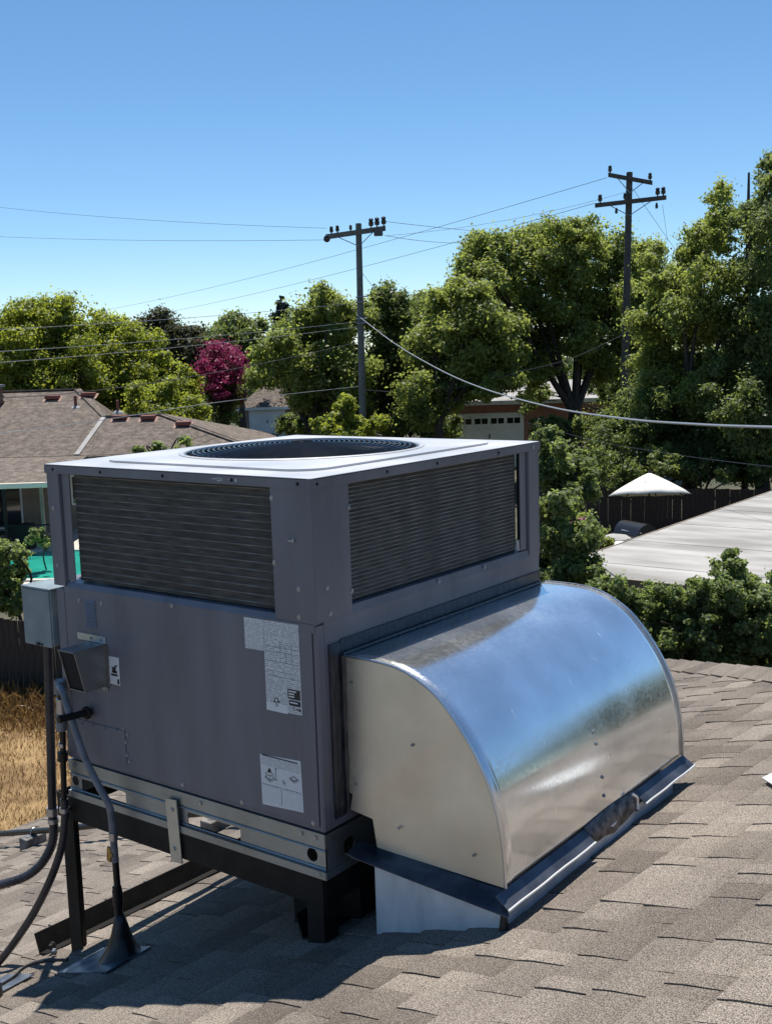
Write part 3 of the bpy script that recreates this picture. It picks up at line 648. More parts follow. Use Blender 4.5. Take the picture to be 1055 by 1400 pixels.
# grid of the rating table, two black efficiency marks, small approval marks
for z in (.545, .53, .5, .47, .455): ink(-.2, z, -.068, z+.0008, l1)
for x in (-.14, -.118, -.095): ink(x, .5, x+.0007, .565, l1)
for (x0, z0, x1, z1) in ((-.117,.395,-.068,.425),(-.113,.375,-.068,.391)):
    b_ = ink(x0, z0, x1, z1, l1); 
    for j in range(3 if z1-z0 > .02 else 1):
        ink(x0+.004, z1-.0085-j*.008, x0+.012+(.022 if j == 0 else .014), z1-.0045-j*.008, b_, -.0059, M['paper'])
ink(-.2045, .346, -.12, .372, l1, -.0054, M['paper'])
for cx, cz, r in ((-.163,.382,.008),(-.163,.367,.005),(-.172,.376,.003),(-.153,.378,.003),(-.096,.366,.0055),(-.082,.366,.003),(-.072,.365,.0045)):
    g = MB(); g.lathe((cx,-.0056,cz), [(r,0),(r,.0003)], 14, (0,-1,0)); g.build('print_mark', M['ink'], l1)
    if r > .0045:
        g = MB(); g.lathe((cx,-.0060,cz), [(r*.6,0),(r*.6,.0002)], 12, (0,-1,0)); g.build('print_mark', M['paper'], l1)
l2 = label('clearance_label', [(-.241,.04),(-.074,.050),(-.078,.209),(-.242,.2)], M['paper'], fp)
def sub(x0, z0, x1, z1, m): 
    o = label('print_block', [(x0,z0),(x1,z0),(x1,z1),(x0,z1)], m, None, -.0054); o.parent = l2; return o
sub(-.236, .168, -.083, .197, M['print2']); ink(-.233, .198, -.09, .2015, l2); ink(-.232, .19, -.087, .1935, l2)
sub(-.236, .052, -.160, .105, M['print3']); sub(-.152, .055, -.082, .105, M['print3'])
for x in (-.236,-.222,-.207,-.193,-.178,-.160): ink(x, .052, x+.0009, .108, l2)
for x in (-.152,-.134,-.117,-.1,-.083): ink(x, .055, x+.0009, .11, l2)
for x0, x1 in ((-.236,-.16),(-.152,-.083)):
    for z in (.108, .098): ink(x0, z, x1, z+.001, l2)
# isometric sketches: a unit on its curb, and a bare curb
def line(a, b, w=.0011):
    a, b = np.array(a), np.array(b); d = b-a; L = np.linalg.norm(d); d /= L; nn = np.array([-d[1], d[0]])*w/2
    g = MB(); P = [a+nn, b+nn, b-nn, a-nn]; g.prism([(p[0], -.0053, p[1]) for p in P], (0,-.0004,0)); g.build('print_mark', M['ink'], l2)
def iso(cx, cz, s, h):
    t = [(cx-s,cz),(cx,cz-s*.5),(cx+s,cz),(cx,cz+s*.5)]
    for i in range(4): line(t[i], t[(i+1) % 4])
    for i in (0,1,2): line(t[i], (t[i][0], t[i][1]-h))
    line((t[0][0],t[0][1]-h),(t[1][0],t[1][1]-h)); line((t[1][0],t[1][1]-h),(t[2][0],t[2][1]-h))
iso(-.205,.145,.016,.012); iso(-.205,.132,.019,.004); iso(-.107,.148,.018,.004); iso(-.107,.148,.012,.001)
g = MB(); g.prism([(-.213,-.0057,.148),(-.197,-.0057,.148),(-.2,-.0057,.158),(-.205,-.0057,.163),(-.21,-.0057,.158)], (0,-.0003,0)); g.build('print_mark', M['ink'], l2)
for a, b in (((-.18,.165),(-.18,.13)),((-.184,.165),(-.172,.165)),((-.184,.13),(-.172,.13)),((-.155,.122),(-.14,.13)),((-.15,.132),(-.143,.12)),((-.156,.13),(-.146,.135))): line(a, b, .0016)
l3 = label('hazard_label', [(-.926,.315),(-.875,.314),(-.874,.411),(-.925,.411)], M['paper'], fp)
o = label('print_block', [(-.923,.318),(-.89,.318),(-.89,.345),(-.923,.345)], M['print3'], None, -.0054); o.parent = l3
ink(-.888,.318,-.878,.336,l3); ink(-.922,.393,-.879,.404,l3,-.0056,M['print2']); ink(-.918,.345,-.884,.352,l3)
g = MB(); g.prism([(-.914,-.0057,.356),(-.888,-.0057,.354),(-.886,-.0057,.362),(-.894,-.0057,.366),(-.89,-.0057,.377),(-.879,-.0057,.386),(-.897,-.0057,.381),(-.901,-.0057,.374),(-.914,-.0057,.377),(-.909,-.0057,.366)], (0,-.0003,0)); g.build('hazard_symbol', M['ink'], l3)
# galvanised strap bolted across rail and beam
g = MB(); g.obox((-.642,-.0125,-.140), (.026,0,.002), (0,.0022,0), (-.006,0,.108)); st = g.build('strap_plate', M['galvedge'] if False else galv_mat('galvanised strap', (.6,.6,.57), .4, .08, .15), ac)
for z in (-.065, -.2): bolt((-.642,-.0147,z), (0,-1,0), .0065, st, name='bolt', h=.005)

# flue hood: sheet box on the front, open towards the left end
fl = MB(); fa, fb = -.985, -.938
zt, zb, dp = .447, .305, .135
X0, X1 = -1.022, -.938
fl = thing('flue_hood', 'small galvanised flue hood with slanting dark mouth on the front panel', 'vent hood', (-1.0, -.05, .37))
fl_m = galv_mat('flue sheet', (.36,.37,.37), .34, .1, .2, .1)
y_t, y_b = -.135, -.101
g = MB(); t = .0025
g.prism([(X1,-.0075,zb),(X1,y_b,zb),(X1,y_t,zt),(X1,-.0075,zt)], (-t,0,0)); g.build('cheek', fl_m, fl)
g = MB(); g.prism([(X0,-.0075,zb),(X0,y_b,zb),(X0,y_t,zt),(X0,-.0075,zt)], (t,0,0)); g.build('cheek', fl_m, fl)
g = MB(); g.box((X0+.001,y_t-.003,zt+.0005),(X1-.001,-.0075,zt+.003)); g.build('roof_sheet', fl_m, fl)
g = MB(); g.box((X0+t+.0005,y_b,zb),(X1-t-.0005,-.0075,zb+t)); g.build('floor_sheet', fl_m, fl)
g = MB(); g.prism([(X0+t+.001,y_b+.006,zb+.003),(X1-t-.001,y_b+.006,zb+.003),(X1-t-.001,y_t+.006,zt-.003),(X0+t+.001,y_t+.006,zt-.003)], (0,.003,0)); g.build('mesh_screen', M['hole'], fl)
g = MB(); g.box((X0-.06,-.0075,zt+.004),(X1+.004,-.0045,zt+.028)); g.build('mounting_flange', galv_mat('flue flange sheet', (.5,.52,.54), .3, .1, .2), fl)
g = MB(); g.box((X1+.0005,-.0075,zb),(X1+.012,-.0045,zt)); g.build('mounting_flange', fl_m, fl)
for x in (-1.01,-.96): bolt((x,-.0076,zt+.016), (0,-1,0), .005, fl, name='screw', h=.004)
bolt((-.945,-.0075,zb-.008), (0,-1,0), .008, fl, name='screw', h=.01)

# ================================================================== DUCT HOOD
hood = thing('duct_hood', 'large curved galvanised duct hood sealed against the right side of the unit', 'duct hood', (.3, .7, roof_z(.3)))
prof = [(.0045,.517),(.05,.5185),(.11,.5185),(.17,.515),(.22,.507),(.28,.485),(.34,.450),(.385,.408),(.43,.355),(.465,.305),(.495,.25),(.52,.19),(.538,.125),(.549,.06),(.554,0),(.556,-.062)]
prof = [tuple(p) for p in spline([(a, b, 0) for a, b in prof], 3)]; prof = [(p[0], p[1]) for p in prof]
HY0, HY1 = .1, 1.325
g = MB(); ny = 26; n_p = len(prof)
for j in range(ny+1):
    y = HY0+(HY1-HY0)*j/ny
    for k, (x, z) in enumerate(prof):
        # slight oil canning where the sheet was dented low down
        q = .0008*math.exp(-((y-.86)/.13)**2-((z-.13)/.045)**2)-.0005*math.exp(-((y-.5)/.2)**2-((z-.05)/.1)**2)
        tan = np.array(prof[min(k+1, n_p-1)])-np.array(prof[max(k-1, 0)]); nn = np.array([-tan[1], tan[0]]); nn = nn/np.linalg.norm(nn); nn = -nn if nn[0] < 0 and nn[1] < 0 else nn
        g.v.append((x+nn[0]*q, y, z+nn[1]*q))
for j in range(ny):
    for k in range(n_p-1): a = j*n_p+k; g.f.append((a, a+1, a+n_p+1, a+n_p))
body = g.build('hood_sheet', M['galv'], hood, smooth=True)
sm = body.modifiers.new('solid', 'SOLIDIFY'); sm.thickness = .0012; sm.offset = -1
def endcap(y, s):
    P = (.415, .364); dy = .0016*s
    i = min(range(n_p), key=lambda k: (prof[k][0]-P[0])**2+(prof[k][1]-P[1])**2); P = prof[i]
    arc1 = prof[:i+1]; arc2 = prof[i:]
    c1 = (.03, .095); c2 = (.112, -.055); ci = (.0045, .517)
    pts = [(x, y, z) for x, z in arc1]; n1 = len(pts)
    g = MB()
    V = lambda p, d=0: (p[0], y+d, p[1])
    # upper sheet, split so that it bellies a little
    m1 = (.16, .33); dy = .0075*s
    b = [V(p) for p in arc1]+[V(c1, dy*.5), V((.0045,.1), dy*.42), V((.0045,.3), dy*.2)]
    ctr = V(m1, 0); n = len(b); g.add([ctr]+b, [(0, 1+k, 1+(k+1) % n) for k in range(n)])
    g.add([V(P), V(c1, dy*.5), V((.02,.045), dy*.45), V((.1,.032), 0), V(c2, -dy*.3)], [(0,1,2,3),(0,3,4)])
    b2 = [V(P)]+[V(p) for p in arc2[1:]]+[V(c2, -dy*.3)]; ctr = V((.38,.1), -dy*.1); n = len(b2)
    g.add([ctr]+b2, [(0, 1+k, 1+(k+1) % n) for k in range(n)])
    me = g.mesh('end_cap'); bm = bmesh.new(); bm.from_mesh(me); bmesh.ops.remove_doubles(bm, verts=bm.verts[:], dist=.0005); bmesh.ops.recalc_face_normals(bm, faces=bm.faces[:]); bm.to_mesh(me); bm.free()
    o = link('end_cap', me, M['galvcap'], hood); m = o.modifiers.new('solid', 'SOLIDIFY'); m.thickness = .0012; m.offset = 0
    return o
ec = endcap(HY0+.004, -1); endcap(HY1-.004, 1)
for y in (HY0, HY1):      # folded rim round the curve
    g = MB(); g.tube([(x+.0005, y, z) for x, z in prof], .0042, 6); g.build('folded_rim', galv_mat('rim sheet', (.7,.71,.72), .25), hood, smooth=True)
for x, z in ((.04,.44),(.255,.29),(.045,.13),(.2,.03),(.455,.01)): bolt((x, HY0-.001, z), (0,-1,0), .0036, ec, M['galvrail'], 'screw', .004)
for z in (.2, .165, .06, .0): 
    x = np.interp(-z, [-p[1] for p in prof], [p[0] for p in prof]); bolt((x+.001, .70, z), (1,0,.25), .005, body, M['galvrail'], 'screw', .004)
# wall flange and sealant where the hood meets the cabinet
g = MB(); g.box((.0048,.045,.03),(.0075,HY0-.002,.56)); g.build('wall_flange', M['sealant'], hood)
g = MB(); g.box((.0049,HY0-.001,.524),(.0072,1.284,.566)); g.build('wall_flange', M['sealant'], hood)
g = MB(); g.tube(spline([(.01,HY0+.0,.05),(.012,HY0-.004,.2),(.011,HY0-.001,.35),(.013,HY0-.003,.52)], 4), [.007,.009,.006,.008,.01,.007,.008,.006,.009,.008,.007,.009,.008], 7); g.build('sealant_bead', M['sealant'], hood, smooth=True)
g = MB(); g.tube(spline([(.011,.1,.522),(.011,.4,.523),(.012,.8,.522),(.011,1.28,.523)], 5), .006, 7); g.build('sealant_bead', M['sealant'], hood, smooth=True)
# curb flashing skirt below
sk = thing('roof_curb', 'weathered galvanised roof curb under the duct hood, its flange torn in the middle', 'curb', (.36, .6, roof_z(.36)))
g = MB(); t = .003
for (a, b) in (((.136,.06),(.572,.06)), ((.572,.06),(.572,1.195)), ((.572,1.195),(.136,1.195)), ((.136,1.195),(.136,.06))):
    nx = [np.array(a), np.array(b)]; V = []
    for p in nx: V += [(p[0], p[1], roof_z(p[0])-.012), (p[0], p[1], -.078 if p[0] < .3 else -.1)]
    inn = np.array([.36, .62])-(nx[0]+nx[1])/2; inn = inn/np.linalg.norm(inn)*t; inn = np.array([*inn, 0])
    V = np.array(V); g.add(list(V)+list(V+inn), [(0,2,3,1),(4,5,7,6),(1,3,7,5),(0,1,5,4),(2,6,7,3)])
g.build('skirt', M['skirt'], sk)
g = MB(); g.prism([(.066,.105,-.053),(.1,.0405,-.072),(.045,.043,-.066),(.04,.105,-.05)], (0,0,-.003)); 
g.prism([(.066,.108,-.052),(.556,.108,-.066),(.602,.04,-.105),(.06,.04,-.070)], (0,0,-.003)); g.build('front_flange', M['flange'], sk)
def oflange(y0, y1, drop=0.03, out=.04):
    g = MB(); P = []
    for k in range(9):
        y = y0+(y1-y0)*k/8; w = .0012*math.sin(k*1.7); P += [(.5575,y,-.058),(.5575+out,y,-.058-drop+w)]
    g.add(P+[(a,b,c-.003) for a, b, c in P], [(2*k,2*k+1,2*k+3,2*k+2) for k in range(8)]+[(18+2*k,18+2*k+2,18+2*k+3,18+2*k+1) for k in range(8)]+[(0,18,19,1),(16,17,35,34)]); o = g.build('outer_flange', M['flange'], sk, smooth=True)
    g = MB(); g.tube([(.5575+out+.001,p[1],p[2]-.002) for p in P[1::2]], .0035, 6); g.build('folded_lip', M['galvedge'], sk, smooth=True)
oflange(.045, .555); oflange(.905, 1.315, .028, .045)
# torn stretch: flange folded down, tarred
g = MB(); P = []
for k in range(11):
    y = .555+.35*k/10; b_ = .012*math.sin(k*.9)+.006*math.sin(k*2.3); P += [(.5585,y,-.054+.009*math.sin(math.pi*k/10)),(.571+b_*.3,y,-.085),(.5765,y,-.118+b_*.6)]
f = []
for k in range(10): a = 3*k; f += [(a,a+1,a+4,a+3),(a+1,a+2,a+5,a+4)]
g.add(P, f); o = g.build('torn_flange', mat('scuffed tar', (.13,.125,.12), .6, .2, var=((.045,.043,.043),(.27,.25,.23)), scale=26, bump=.5, bscale=40, detail=7), sk, smooth=True); o.modifiers.new('solid','SOLIDIFY').thickness = .003
g = MB(); g.tube(spline([(.573,.87,-.05),(.581,.885,-.065),(.58,.89,-.09),(.583,.885,-.105)], 4), .005, 6); g.build('torn_strip', M['galvedge'], sk, smooth=True)
g = MB(); g.tube([(.574,.058,-.1),(.575,.057,-.13),(.577,.055,-.158)], [.006,.011,.016], 8); g.build('tar_seam', M['tar'], sk, smooth=True)

# duct between unit and curb
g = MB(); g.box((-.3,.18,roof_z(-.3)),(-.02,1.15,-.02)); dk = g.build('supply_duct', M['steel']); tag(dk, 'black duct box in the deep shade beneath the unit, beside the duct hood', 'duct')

# ================================================================== ELECTRICAL AND PIPES
db = thing('disconnect_box', 'grey green electrical disconnect box fixed to the left end of the unit', 'electrical box', (-1.285, .06, .5))
g = MB(); g.box((-1.364,-.012,.405),(-1.212,.1,.606)); g.build('enclosure', M['disc'], db, bevel=.004)
g = MB(); g.box((-1.37,-.02,.607),(-1.206,.106,.614)); g.build('rain_cap', M['disc'], db, bevel=.002)
g = MB(); g.box((-1.372,-.0165,.400),(-1.216,-.0125,.603)); g.build('door', M['disc'], db, bevel=.002)
g = MB(); g.box((-1.30,-.022,.404),(-1.282,-.017,.412)); g.box((-1.275,-.02,.404),(-1.268,-.017,.41)); g.build('hasp', M['steel'], db)
def yp(u, v, y): return on(u, v, 1, y)
def pipe(name, pts, r, m, label, cat, n=12, sm=8):
    p = thing(name, label, cat, pts[-1]); g = MB(); g.tube(spline(pts, sm), r, n); g.build('pipe', m, p, smooth=True); return p
def ring(p, a, b, r, m, nm='connector'):
    g = MB(); g.tube([a, b], r, 12); g.build(nm, m, p, smooth=True)
# 1 conduit from the disconnect
c1 = thing('electrical_conduit', 'thick dark conduit dropping straight from the disconnect box and bending left', 'conduit', yp(72,1110,.04))
g = MB(); g.tube([yp(66,880,.04), yp(69,985,.04), yp(72,1105,.04)], .0165, 14); g.build('rigid_conduit', M['conduit'], c1, smooth=True)
q = spline([yp(72,1112,.04), yp(74,1135,.04), yp(70,1158,.03), yp(56,1182,.0), yp(34,1199,-.04), yp(0,1210,-.1), yp(-50,1224,-.16)], 10)
g = MB(); rr2 = [.0165+.0009*(k % 2) for k in range(len(q))]; g.tube(q, rr2, 14); g.build('flexible_conduit', M['conduit'], c1, smooth=False)
ring(c1, yp(72,1104,.04), yp(72.4,1114,.04), .0215, M['screw']); ring(c1, yp(73,1119,.04), yp(73.5,1125,.04), .0205, M['screw'])
# 2 condensate line
c2 = thing('condensate_line', 'dark condensate line with couplings running down beside the flexible gas hose', 'pipe', yp(86,1000,-.03))
Y2 = -.03
g = MB(); g.tube([yp(83,945,Y2), yp(86,1000,Y2), yp(88,1092,Y2)], .0105, 12); g.build('pipe', M['blackpipe'], c2, smooth=True)
q = spline([yp(88,1092,Y2), yp(89,1120,Y2), yp(84,1160,Y2-.01), yp(66,1210,Y2-.03), yp(38,1262,Y2-.05), yp(0,1314,Y2-.08), yp(-40,1350,Y2-.1)], 10)
g = MB(); g.tube(q, .0145, 12); g.build('drain_hose', M['conduit'], c2, smooth=True)
for a, b, r, m in ((930,948,.021,'greyconduit'),(955,975,.017,'screw'),(976,998,.019,'greyconduit'),(1028,1040,.0185,'blackpipe'),(1104,1110,.018,'screw'),(1016,1021,.0135,'screw')):
    ring(c2, yp(83+(a-945)*.034,a,Y2), yp(83+(b-945)*.034,b,Y2), r, M[m], 'coupling')
g = MB(); g.tube([yp(89,1107,Y2), yp(96,1107,.0)], .006, 8); g.build('clamp', M['screw'], c2)
# 3 flexible gas line, valve, riser
c3 = thing('gas_line', 'grey flexible gas hose looping down to a brass valve above the roof boot', 'gas line', yp(160,1200,-.06))
q = spline([yp(81,938,-.045), yp(86,945,-.06), yp(93,968,-.07), yp(104,1002,-.075), yp(118,1040,-.075), (yp(136,1076,-.07)), yp(149,1100,-.065), yp(153,1120,-.06), yp(155,1146,-.06)], 8)
g = MB(); g.tube(q, .0125, 12); g.build('flexible_hose', M['greyconduit'], c3, smooth=True)
Y3 = -.06
for (u0, a, u1, b, r, m, nm) in ((155,1138,155.5,1148,.0155,'screw','union_nut'),(155.5,1148,158,1178,.0125,'greyconduit','valve_body'),(158,1176,161.5,1222,.0115,'blackpipe','riser'),(160,1212,160.5,1218,.016,'blackpipe','coupling'),(160.5,1217,162,1238,.0175,'blackpipe','coupling'),(162,1236,163,1255,.0145,'blackpipe','riser')):
    ring(c3, yp(u0,a,Y3), yp(u1,b,Y3), r, M[m], nm)
g = MB(); p = yp(150,1168,Y3-.01); g.obox(p, (.010,0,-.002), (0,.005,0), (.003,0,.026)); g.obox(p+np.array([.012,0,.002]), (.008,0,0), (0,.007,0), (0,0,.008)); g.build('valve_handle', M['brass'], c3, bevel=.003)
# elbow and nipple entering the cabinet
c4 = thing('gas_nipple', 'short black pipe nipple with locknut entering the front panel below the flue hood', 'pipe fitting', (-1.04, -.05, .2))
g = MB(); g.tube([(-1.04,-.006,.197),(-1.055,-.13,.2)], .0125, 12); g.build('pipe', M['blackpipe'], c4, smooth=True)
g = MB(); g.lathe((-1.041,-.018,.197), [(.022,0),(.024,.004),(.024,.009),(.02,.012)], 8, (0,-1,0)); g.build('locknut', M['steel'], c4)
# roof boot
bt = thing('pipe_boot', 'black tarred cone boot where the gas riser enters the shingles', 'roof boot', on_roof(168,1308))
top = yp(163,1250,Y3); bx, by = top[0]+.004, top[1]; bz = roof_z(bx)
g = MB(); g.lathe((bx,by,bz-.01), [(.085,0),(.07,.02),(.05,.055),(.034,.1),(.024,.14),(.018,.165),(.012,.17)], 18); g.build('cone', M['tar'], bt, smooth=True)
g = MB(); c0 = rp(bx-.06, by-.03, .006); g.obox(c0, th_u*.14, th_v*.1, th_n*.0025); g.build('lead_flashing', M['lead'], bt)
# stub vent at the left edge
sv = thing('roof_vent_stub', 'black plastic vent stub on a grey flashing plate at the lower left corner', 'roof vent', on_roof(0,1365))
c0 = on_roof(2,1352); g = MB(); g.obox(c0+th_n*.012, th_u*.085, th_v*.085, th_n*.002); g.build('flashing_plate', M['lead'], sv)
g = MB(); g.lathe(on_roof(-14,1368)+th_n*.012, [(.05,-.01),(.046,.03),(.038,.06),(.036,.16),(.03,.165)], 16); g.build('stub', M['blackpipe'], sv, smooth=True)
tc_ = thing('drain_tube', 'thin black tube lying across the shingles to the corner vent', 'tube', on_roof(60,1330))
g = MB(); g.tube(spline([on_roof(95,1320)+th_n*.02, on_roof(70,1323)+th_n*.025, on_roof(40,1332)+th_n*.03, on_roof(18,1345)+th_n*.018, on_roof(-10,1362)+th_n*.02], 6), .006, 8); g.build('tube', M['blackpipe'], tc_, smooth=True)
# conduit lying along the roof on blocks
rc_ = thing('roof_conduit', 'dark conduit laid across the roof on small blocks behind the stand', 'conduit', rp(-3, 1.75))
hh = .095; off = np.array([SUN[0]/SUN[2], SUN[1]/SUN[2], 1])
def cpt(u, v): 
    P = on_roof(u, v); s_ = hh/(off[2]-off[0]/3); return P+off*s_
q = [cpt(-60,1166), cpt(0,1160), cpt(75,1156), cpt(110,1153), cpt(150,1149), cpt(260,1138), cpt(330,1133)]
g = MB(); g.tube(q, .019, 10); g.build('pipe', M['blackpipe'], rc_, smooth=True)
def block(frac, u):
    c = q[0]+(q[-1]-q[0])*frac; z = roof_z(c[0]); b_ = thing('support_block', u, 'support block', (c[0], c[1], z), 'blocks under the roof conduit')
    g = MB(); g.box((c[0]-.04,c[1]-.09,z-.02),(c[0]+.04,c[1]+.06,c[2]-.021)); g.build('block', M['rubber'], b_, bevel=.006)
    g = MB(); g.tube([(c[0]+.03*math.cos(a)*0+(0), c[1]-.03*math.cos(a), c[2]-.018+.042*math.sin(a)) for a in np.linspace(0, math.pi, 9)], .004, 6); g.box((c[0]-.012,c[1]-.06,c[2]-.021),(c[0]+.012,c[1]-.03,c[2]-.017)); g.build('strap', M['screw'], b_)
dq = q[-1]-q[0]
def frac_for(u): 
    best = min(np.linspace(0,1,200), key=lambda f: abs(527.5+FPX*((q[0]+dq*f-CAM)@rgt)/((q[0]+dq*f-CAM)@fwd)-u)); return best
block(frac_for(47), 'grey support block under the roof conduit left of the stand leg'); block(frac_for(297), 'grey support block seen through the slot of the base rail')
# plate at the right edge of the roof
g = MB(); c0 = rp(1.12, 1.12, .02); a_ = rp(.893,1.178); g.prism([rp(.893,1.178,.016), rp(1.0,1.03,.016), rp(1.22,1.16,.02), rp(1.0,1.4,.02)], th_n*.004)
pl = g.build('flashing_plate', mat('white flashing', (.55,.54,.51), .5, var=((.42,.41,.39),(.62,.61,.58)), scale=12)); tag(pl, 'flat white metal flashing plate lying on the shingles at the right edge', 'flashing')

# ================================================================== FENCES
def fence(name, label, a, b, h, bw, m, gap=.008, group=None, rails=True, post_every=2.4, side=1, ztop=None):
    a, b = np.array([*a, GZ]), np.array([*b, GZ]); d = b-a; L = np.linalg.norm(d); d /= L; nrm = np.array([-d[1], d[0], 0])*side
    f = thing(name, label, 'fence', (a+b)/2, group); rf = random.Random(len(label))
    g = MB(); g.box((-bw/2+gap/2, -.009, .03), (bw/2-gap/2, .009, h)); bm_ = g.mesh('board'); bm_.materials.append(m)
    ang = math.atan2(d[1], d[0]); n = int(L/bw)
    for k in range(min(n, 300)):
        o = bpy.data.objects.new('board', bm_); COL.objects.link(o); adopt(o, f); p = a+d*(k+.5)*bw
        o.matrix_basis = Matrix.Translation(p+nrm*rf.uniform(-.003,.003)+np.array([0,0,rf.uniform(-.025,.02)])) @ Matrix.Rotation(ang+rf.uniform(-.01,.01), 4, 'Z') @ Matrix.Rotation(rf.uniform(-.006,.006), 4, 'Y')
    for z in (.35, h-.3):
        g = MB(); g.obox((a+b)/2+nrm*.04+np.array([0,0,z]), d*L/2, nrm*.02, (0,0,.045)); g.build('rail', m, f)
    for k in range(int(L/post_every)+1):
        g = MB(); p = a+d*min(k*post_every, L-.05)+nrm*.1; g.box((p[0]-.045,p[1]-.045,GZ),(p[0]+.045,p[1]+.045,GZ+h-.05)); g.build('post', m, f)
    return f
fence('wooden_fence', 'weathered brown board fence behind the dry grass at the left edge', (-19.5,8.05), (-10.2,11.5), 1.5, .145, M['fence'], .006)
fa_ = at(770, 690, 36); fb_ = at(1150, 690, 33)
fence('wooden_fence', 'dark brown board fence in the shade behind the cream umbrella', fa_[:2], fb_[:2], 1.7, .14, M['fencefar'], .003)

# ================================================================== FLAT ROOF BUILDING
fr_ = thing('flat_roof_building', 'low building with a weathered white flat roof behind the hedge on the right', 'building', (0, 18, GZ))
g = MB(); g.box((-5.6,12.2,GZ),(6,24.5,-2.0)); g.build('wall', M['tan'], fr_)
g = MB(); x = -6.0; k = 0
ys = np.arange(11.75, 25.5, .98)
for i, y in enumerate(ys[:-1]):
    g = MB(); g.box((-5.86, y+.003, -1.86), (6.5, ys[i+1]-.003, -1.80+.004*(i % 2))); g.build('roof_sheet', M['flatroof'], fr_)
g = MB(); g.box((-5.89,11.72,-1.98),(6.5,11.748,-1.79)); g.box((-5.89,11.748,-1.98),(-5.863,25.3,-1.79)); g.build('fascia', M['housewall'], fr_)

# ================================================================== UMBRELLA AND PATIO THINGS
um = thing('patio_umbrella', 'cream market umbrella open in front of the dark fence', 'umbrella', (*at(890,660,32)[:2], GZ))
uc = at(887, 646, 32); 
g = MB(); rim = []
n8 = 8; R8 = 1.16; dz = .60
Pt = [tuple(uc)]
segs = 6; rings = 6
V = []; tilt = np.array([.16, -.26, 0])
for r_ in range(1, rings+1):
    f = r_/rings
    for k in range(n8*segs):
        a = 2*math.pi*k/(n8*segs)+.25; loc_ = (k % segs)/segs; sag = math.sin(math.pi*loc_)
        rad = R8*f*(1-.13*sag*f); z = -dz*(f**1.08)+.02*sag*f*f-.04*f**6
        V.append((uc[0]+rad*math.cos(a), uc[1]+rad*math.sin(a), uc[2]+z+(rad*math.cos(a)*tilt[0]+rad*math.sin(a)*tilt[1])*0.55))
F = []; nk = n8*segs
for k in range(nk): F.append((0, 1+k, 1+(k+1) % nk))
for r_ in range(rings-1):
    for k in range(nk): a = 1+r_*nk+k; b = 1+r_*nk+(k+1) % nk; F.append((a, a+nk, b+nk, b))
g.add([tuple(uc)]+V, F); o = g.build('canopy', M['canopy'], um, smooth=True); smooth_by_angle(o.data, 12); o.modifiers.new('s','SOLIDIFY').thickness = .006
g = MB(); g.tube([(uc[0],uc[1],GZ),(uc[0],uc[1],uc[2]+.06)], .025, 10); g.build('pole', M['fencefar'], um)
for k in range(n8):
    e = np.array(V[(rings-1)*nk+k*segs]); g = MB(); g.tube([uc+[0,0,-.06], (uc+e)/2+[0,0,.03], e+[0,0,-.02]], .012, 6); g.build('rib', M['fencefar'], um)
g = MB(); g.lathe((uc[0],uc[1],uc[2]), [(.03,0),(.035,.03),(.02,.06),(.005,.08)], 10); g.build('finial', M['fencefar'], um)
gr = thing('barbecue_grill', 'dark barbecue grill standing on the patio below the umbrella', 'grill', (*at(868,720,30.5)[:2], GZ))
c = at(868, 720, 30.5); c = np.array([c[0], c[1], GZ])
g = MB(); g.obox(c+[0,0,.55], (.5,-.25,0), (.17,.34,0), (0,0,.5)); g.build('cart', M['grillmetal'], gr, bevel=.03)
g = MB(); P = [c+np.array([.45,-.22,0])*0]; g.prism([c+[-.45,.22,1.06]+np.array([.3*math.cos(a)*.45, .3*math.cos(a), .3*math.sin(a)]) for a in np.linspace(0, math.pi, 9)], (.9,-.45,0)); g.build('hood', M['grillmetal'], gr, smooth=True)
g = MB(); g.tube([c+[-.3,-.2,1.15], c+[.4,-.5,1.15]], .02, 8); g.build('handle', M['screw'], gr)
def cover(name, label, c, rx, ry, h, m, cat, seed):
    r_ = random.Random(seed); t = thing(name, label, cat, c); g = MB(); n = 20; V = []
    for j, (f, z) in enumerate(((1.08,0),(1.0,.3),(.96,.75),(.9,.95),(.6,1.02),(.0,1.05))):
        for k in range(n):
            a = 2*math.pi*k/n; w = 1+(.07*math.sin(5*a+seed)+.04*math.sin(9*a))*(1 if j < 3 else .3); sq = 1/max(abs(math.cos(a)), abs(math.sin(a)))**.6
            V.append((c[0]+rx*f*w*sq*math.cos(a), c[1]+ry*f*w*sq*math.sin(a), c[2]+h*z*(1 if j > 3 else 1+r_.uniform(-.02,.02))))
    g.add(V, [(j*n+k, j*n+(k+1) % n, (j+1)*n+(k+1) % n, (j+1)*n+k) for j in range(5) for k in range(n)]); g.build('cloth_cover', m, t, smooth=True); return t
c = at(842, 716, 30); cover('covered_table', 'patio table under a pale draped cloth left of the grill', np.array([c[0], c[1], GZ]), .42, .36, 1.08, M['cloth'], 'table', 2)
c = at(818, 724, 29); bn = thing('patio_bench', 'low white bench beside the pale covered table', 'bench', (c[0], c[1], GZ)); cz = np.array([c[0], c[1], GZ])
g = MB(); g.obox(cz+[0,0,1.05], (.55,.35,0), (-.12,.2,0), (0,0,.03)); g.build('top', M['white'], bn, bevel=.01)
for sx in (-1, 1):
    for sy in (-1, 1):
        g = MB(); p = cz+np.array([.5*sx-.1*sy, .3*sx+.16*sy, 0]); g.box(p+[-.03,-.03,0], p+[.03,.03,1.02]); g.build('leg', M['white'], bn)

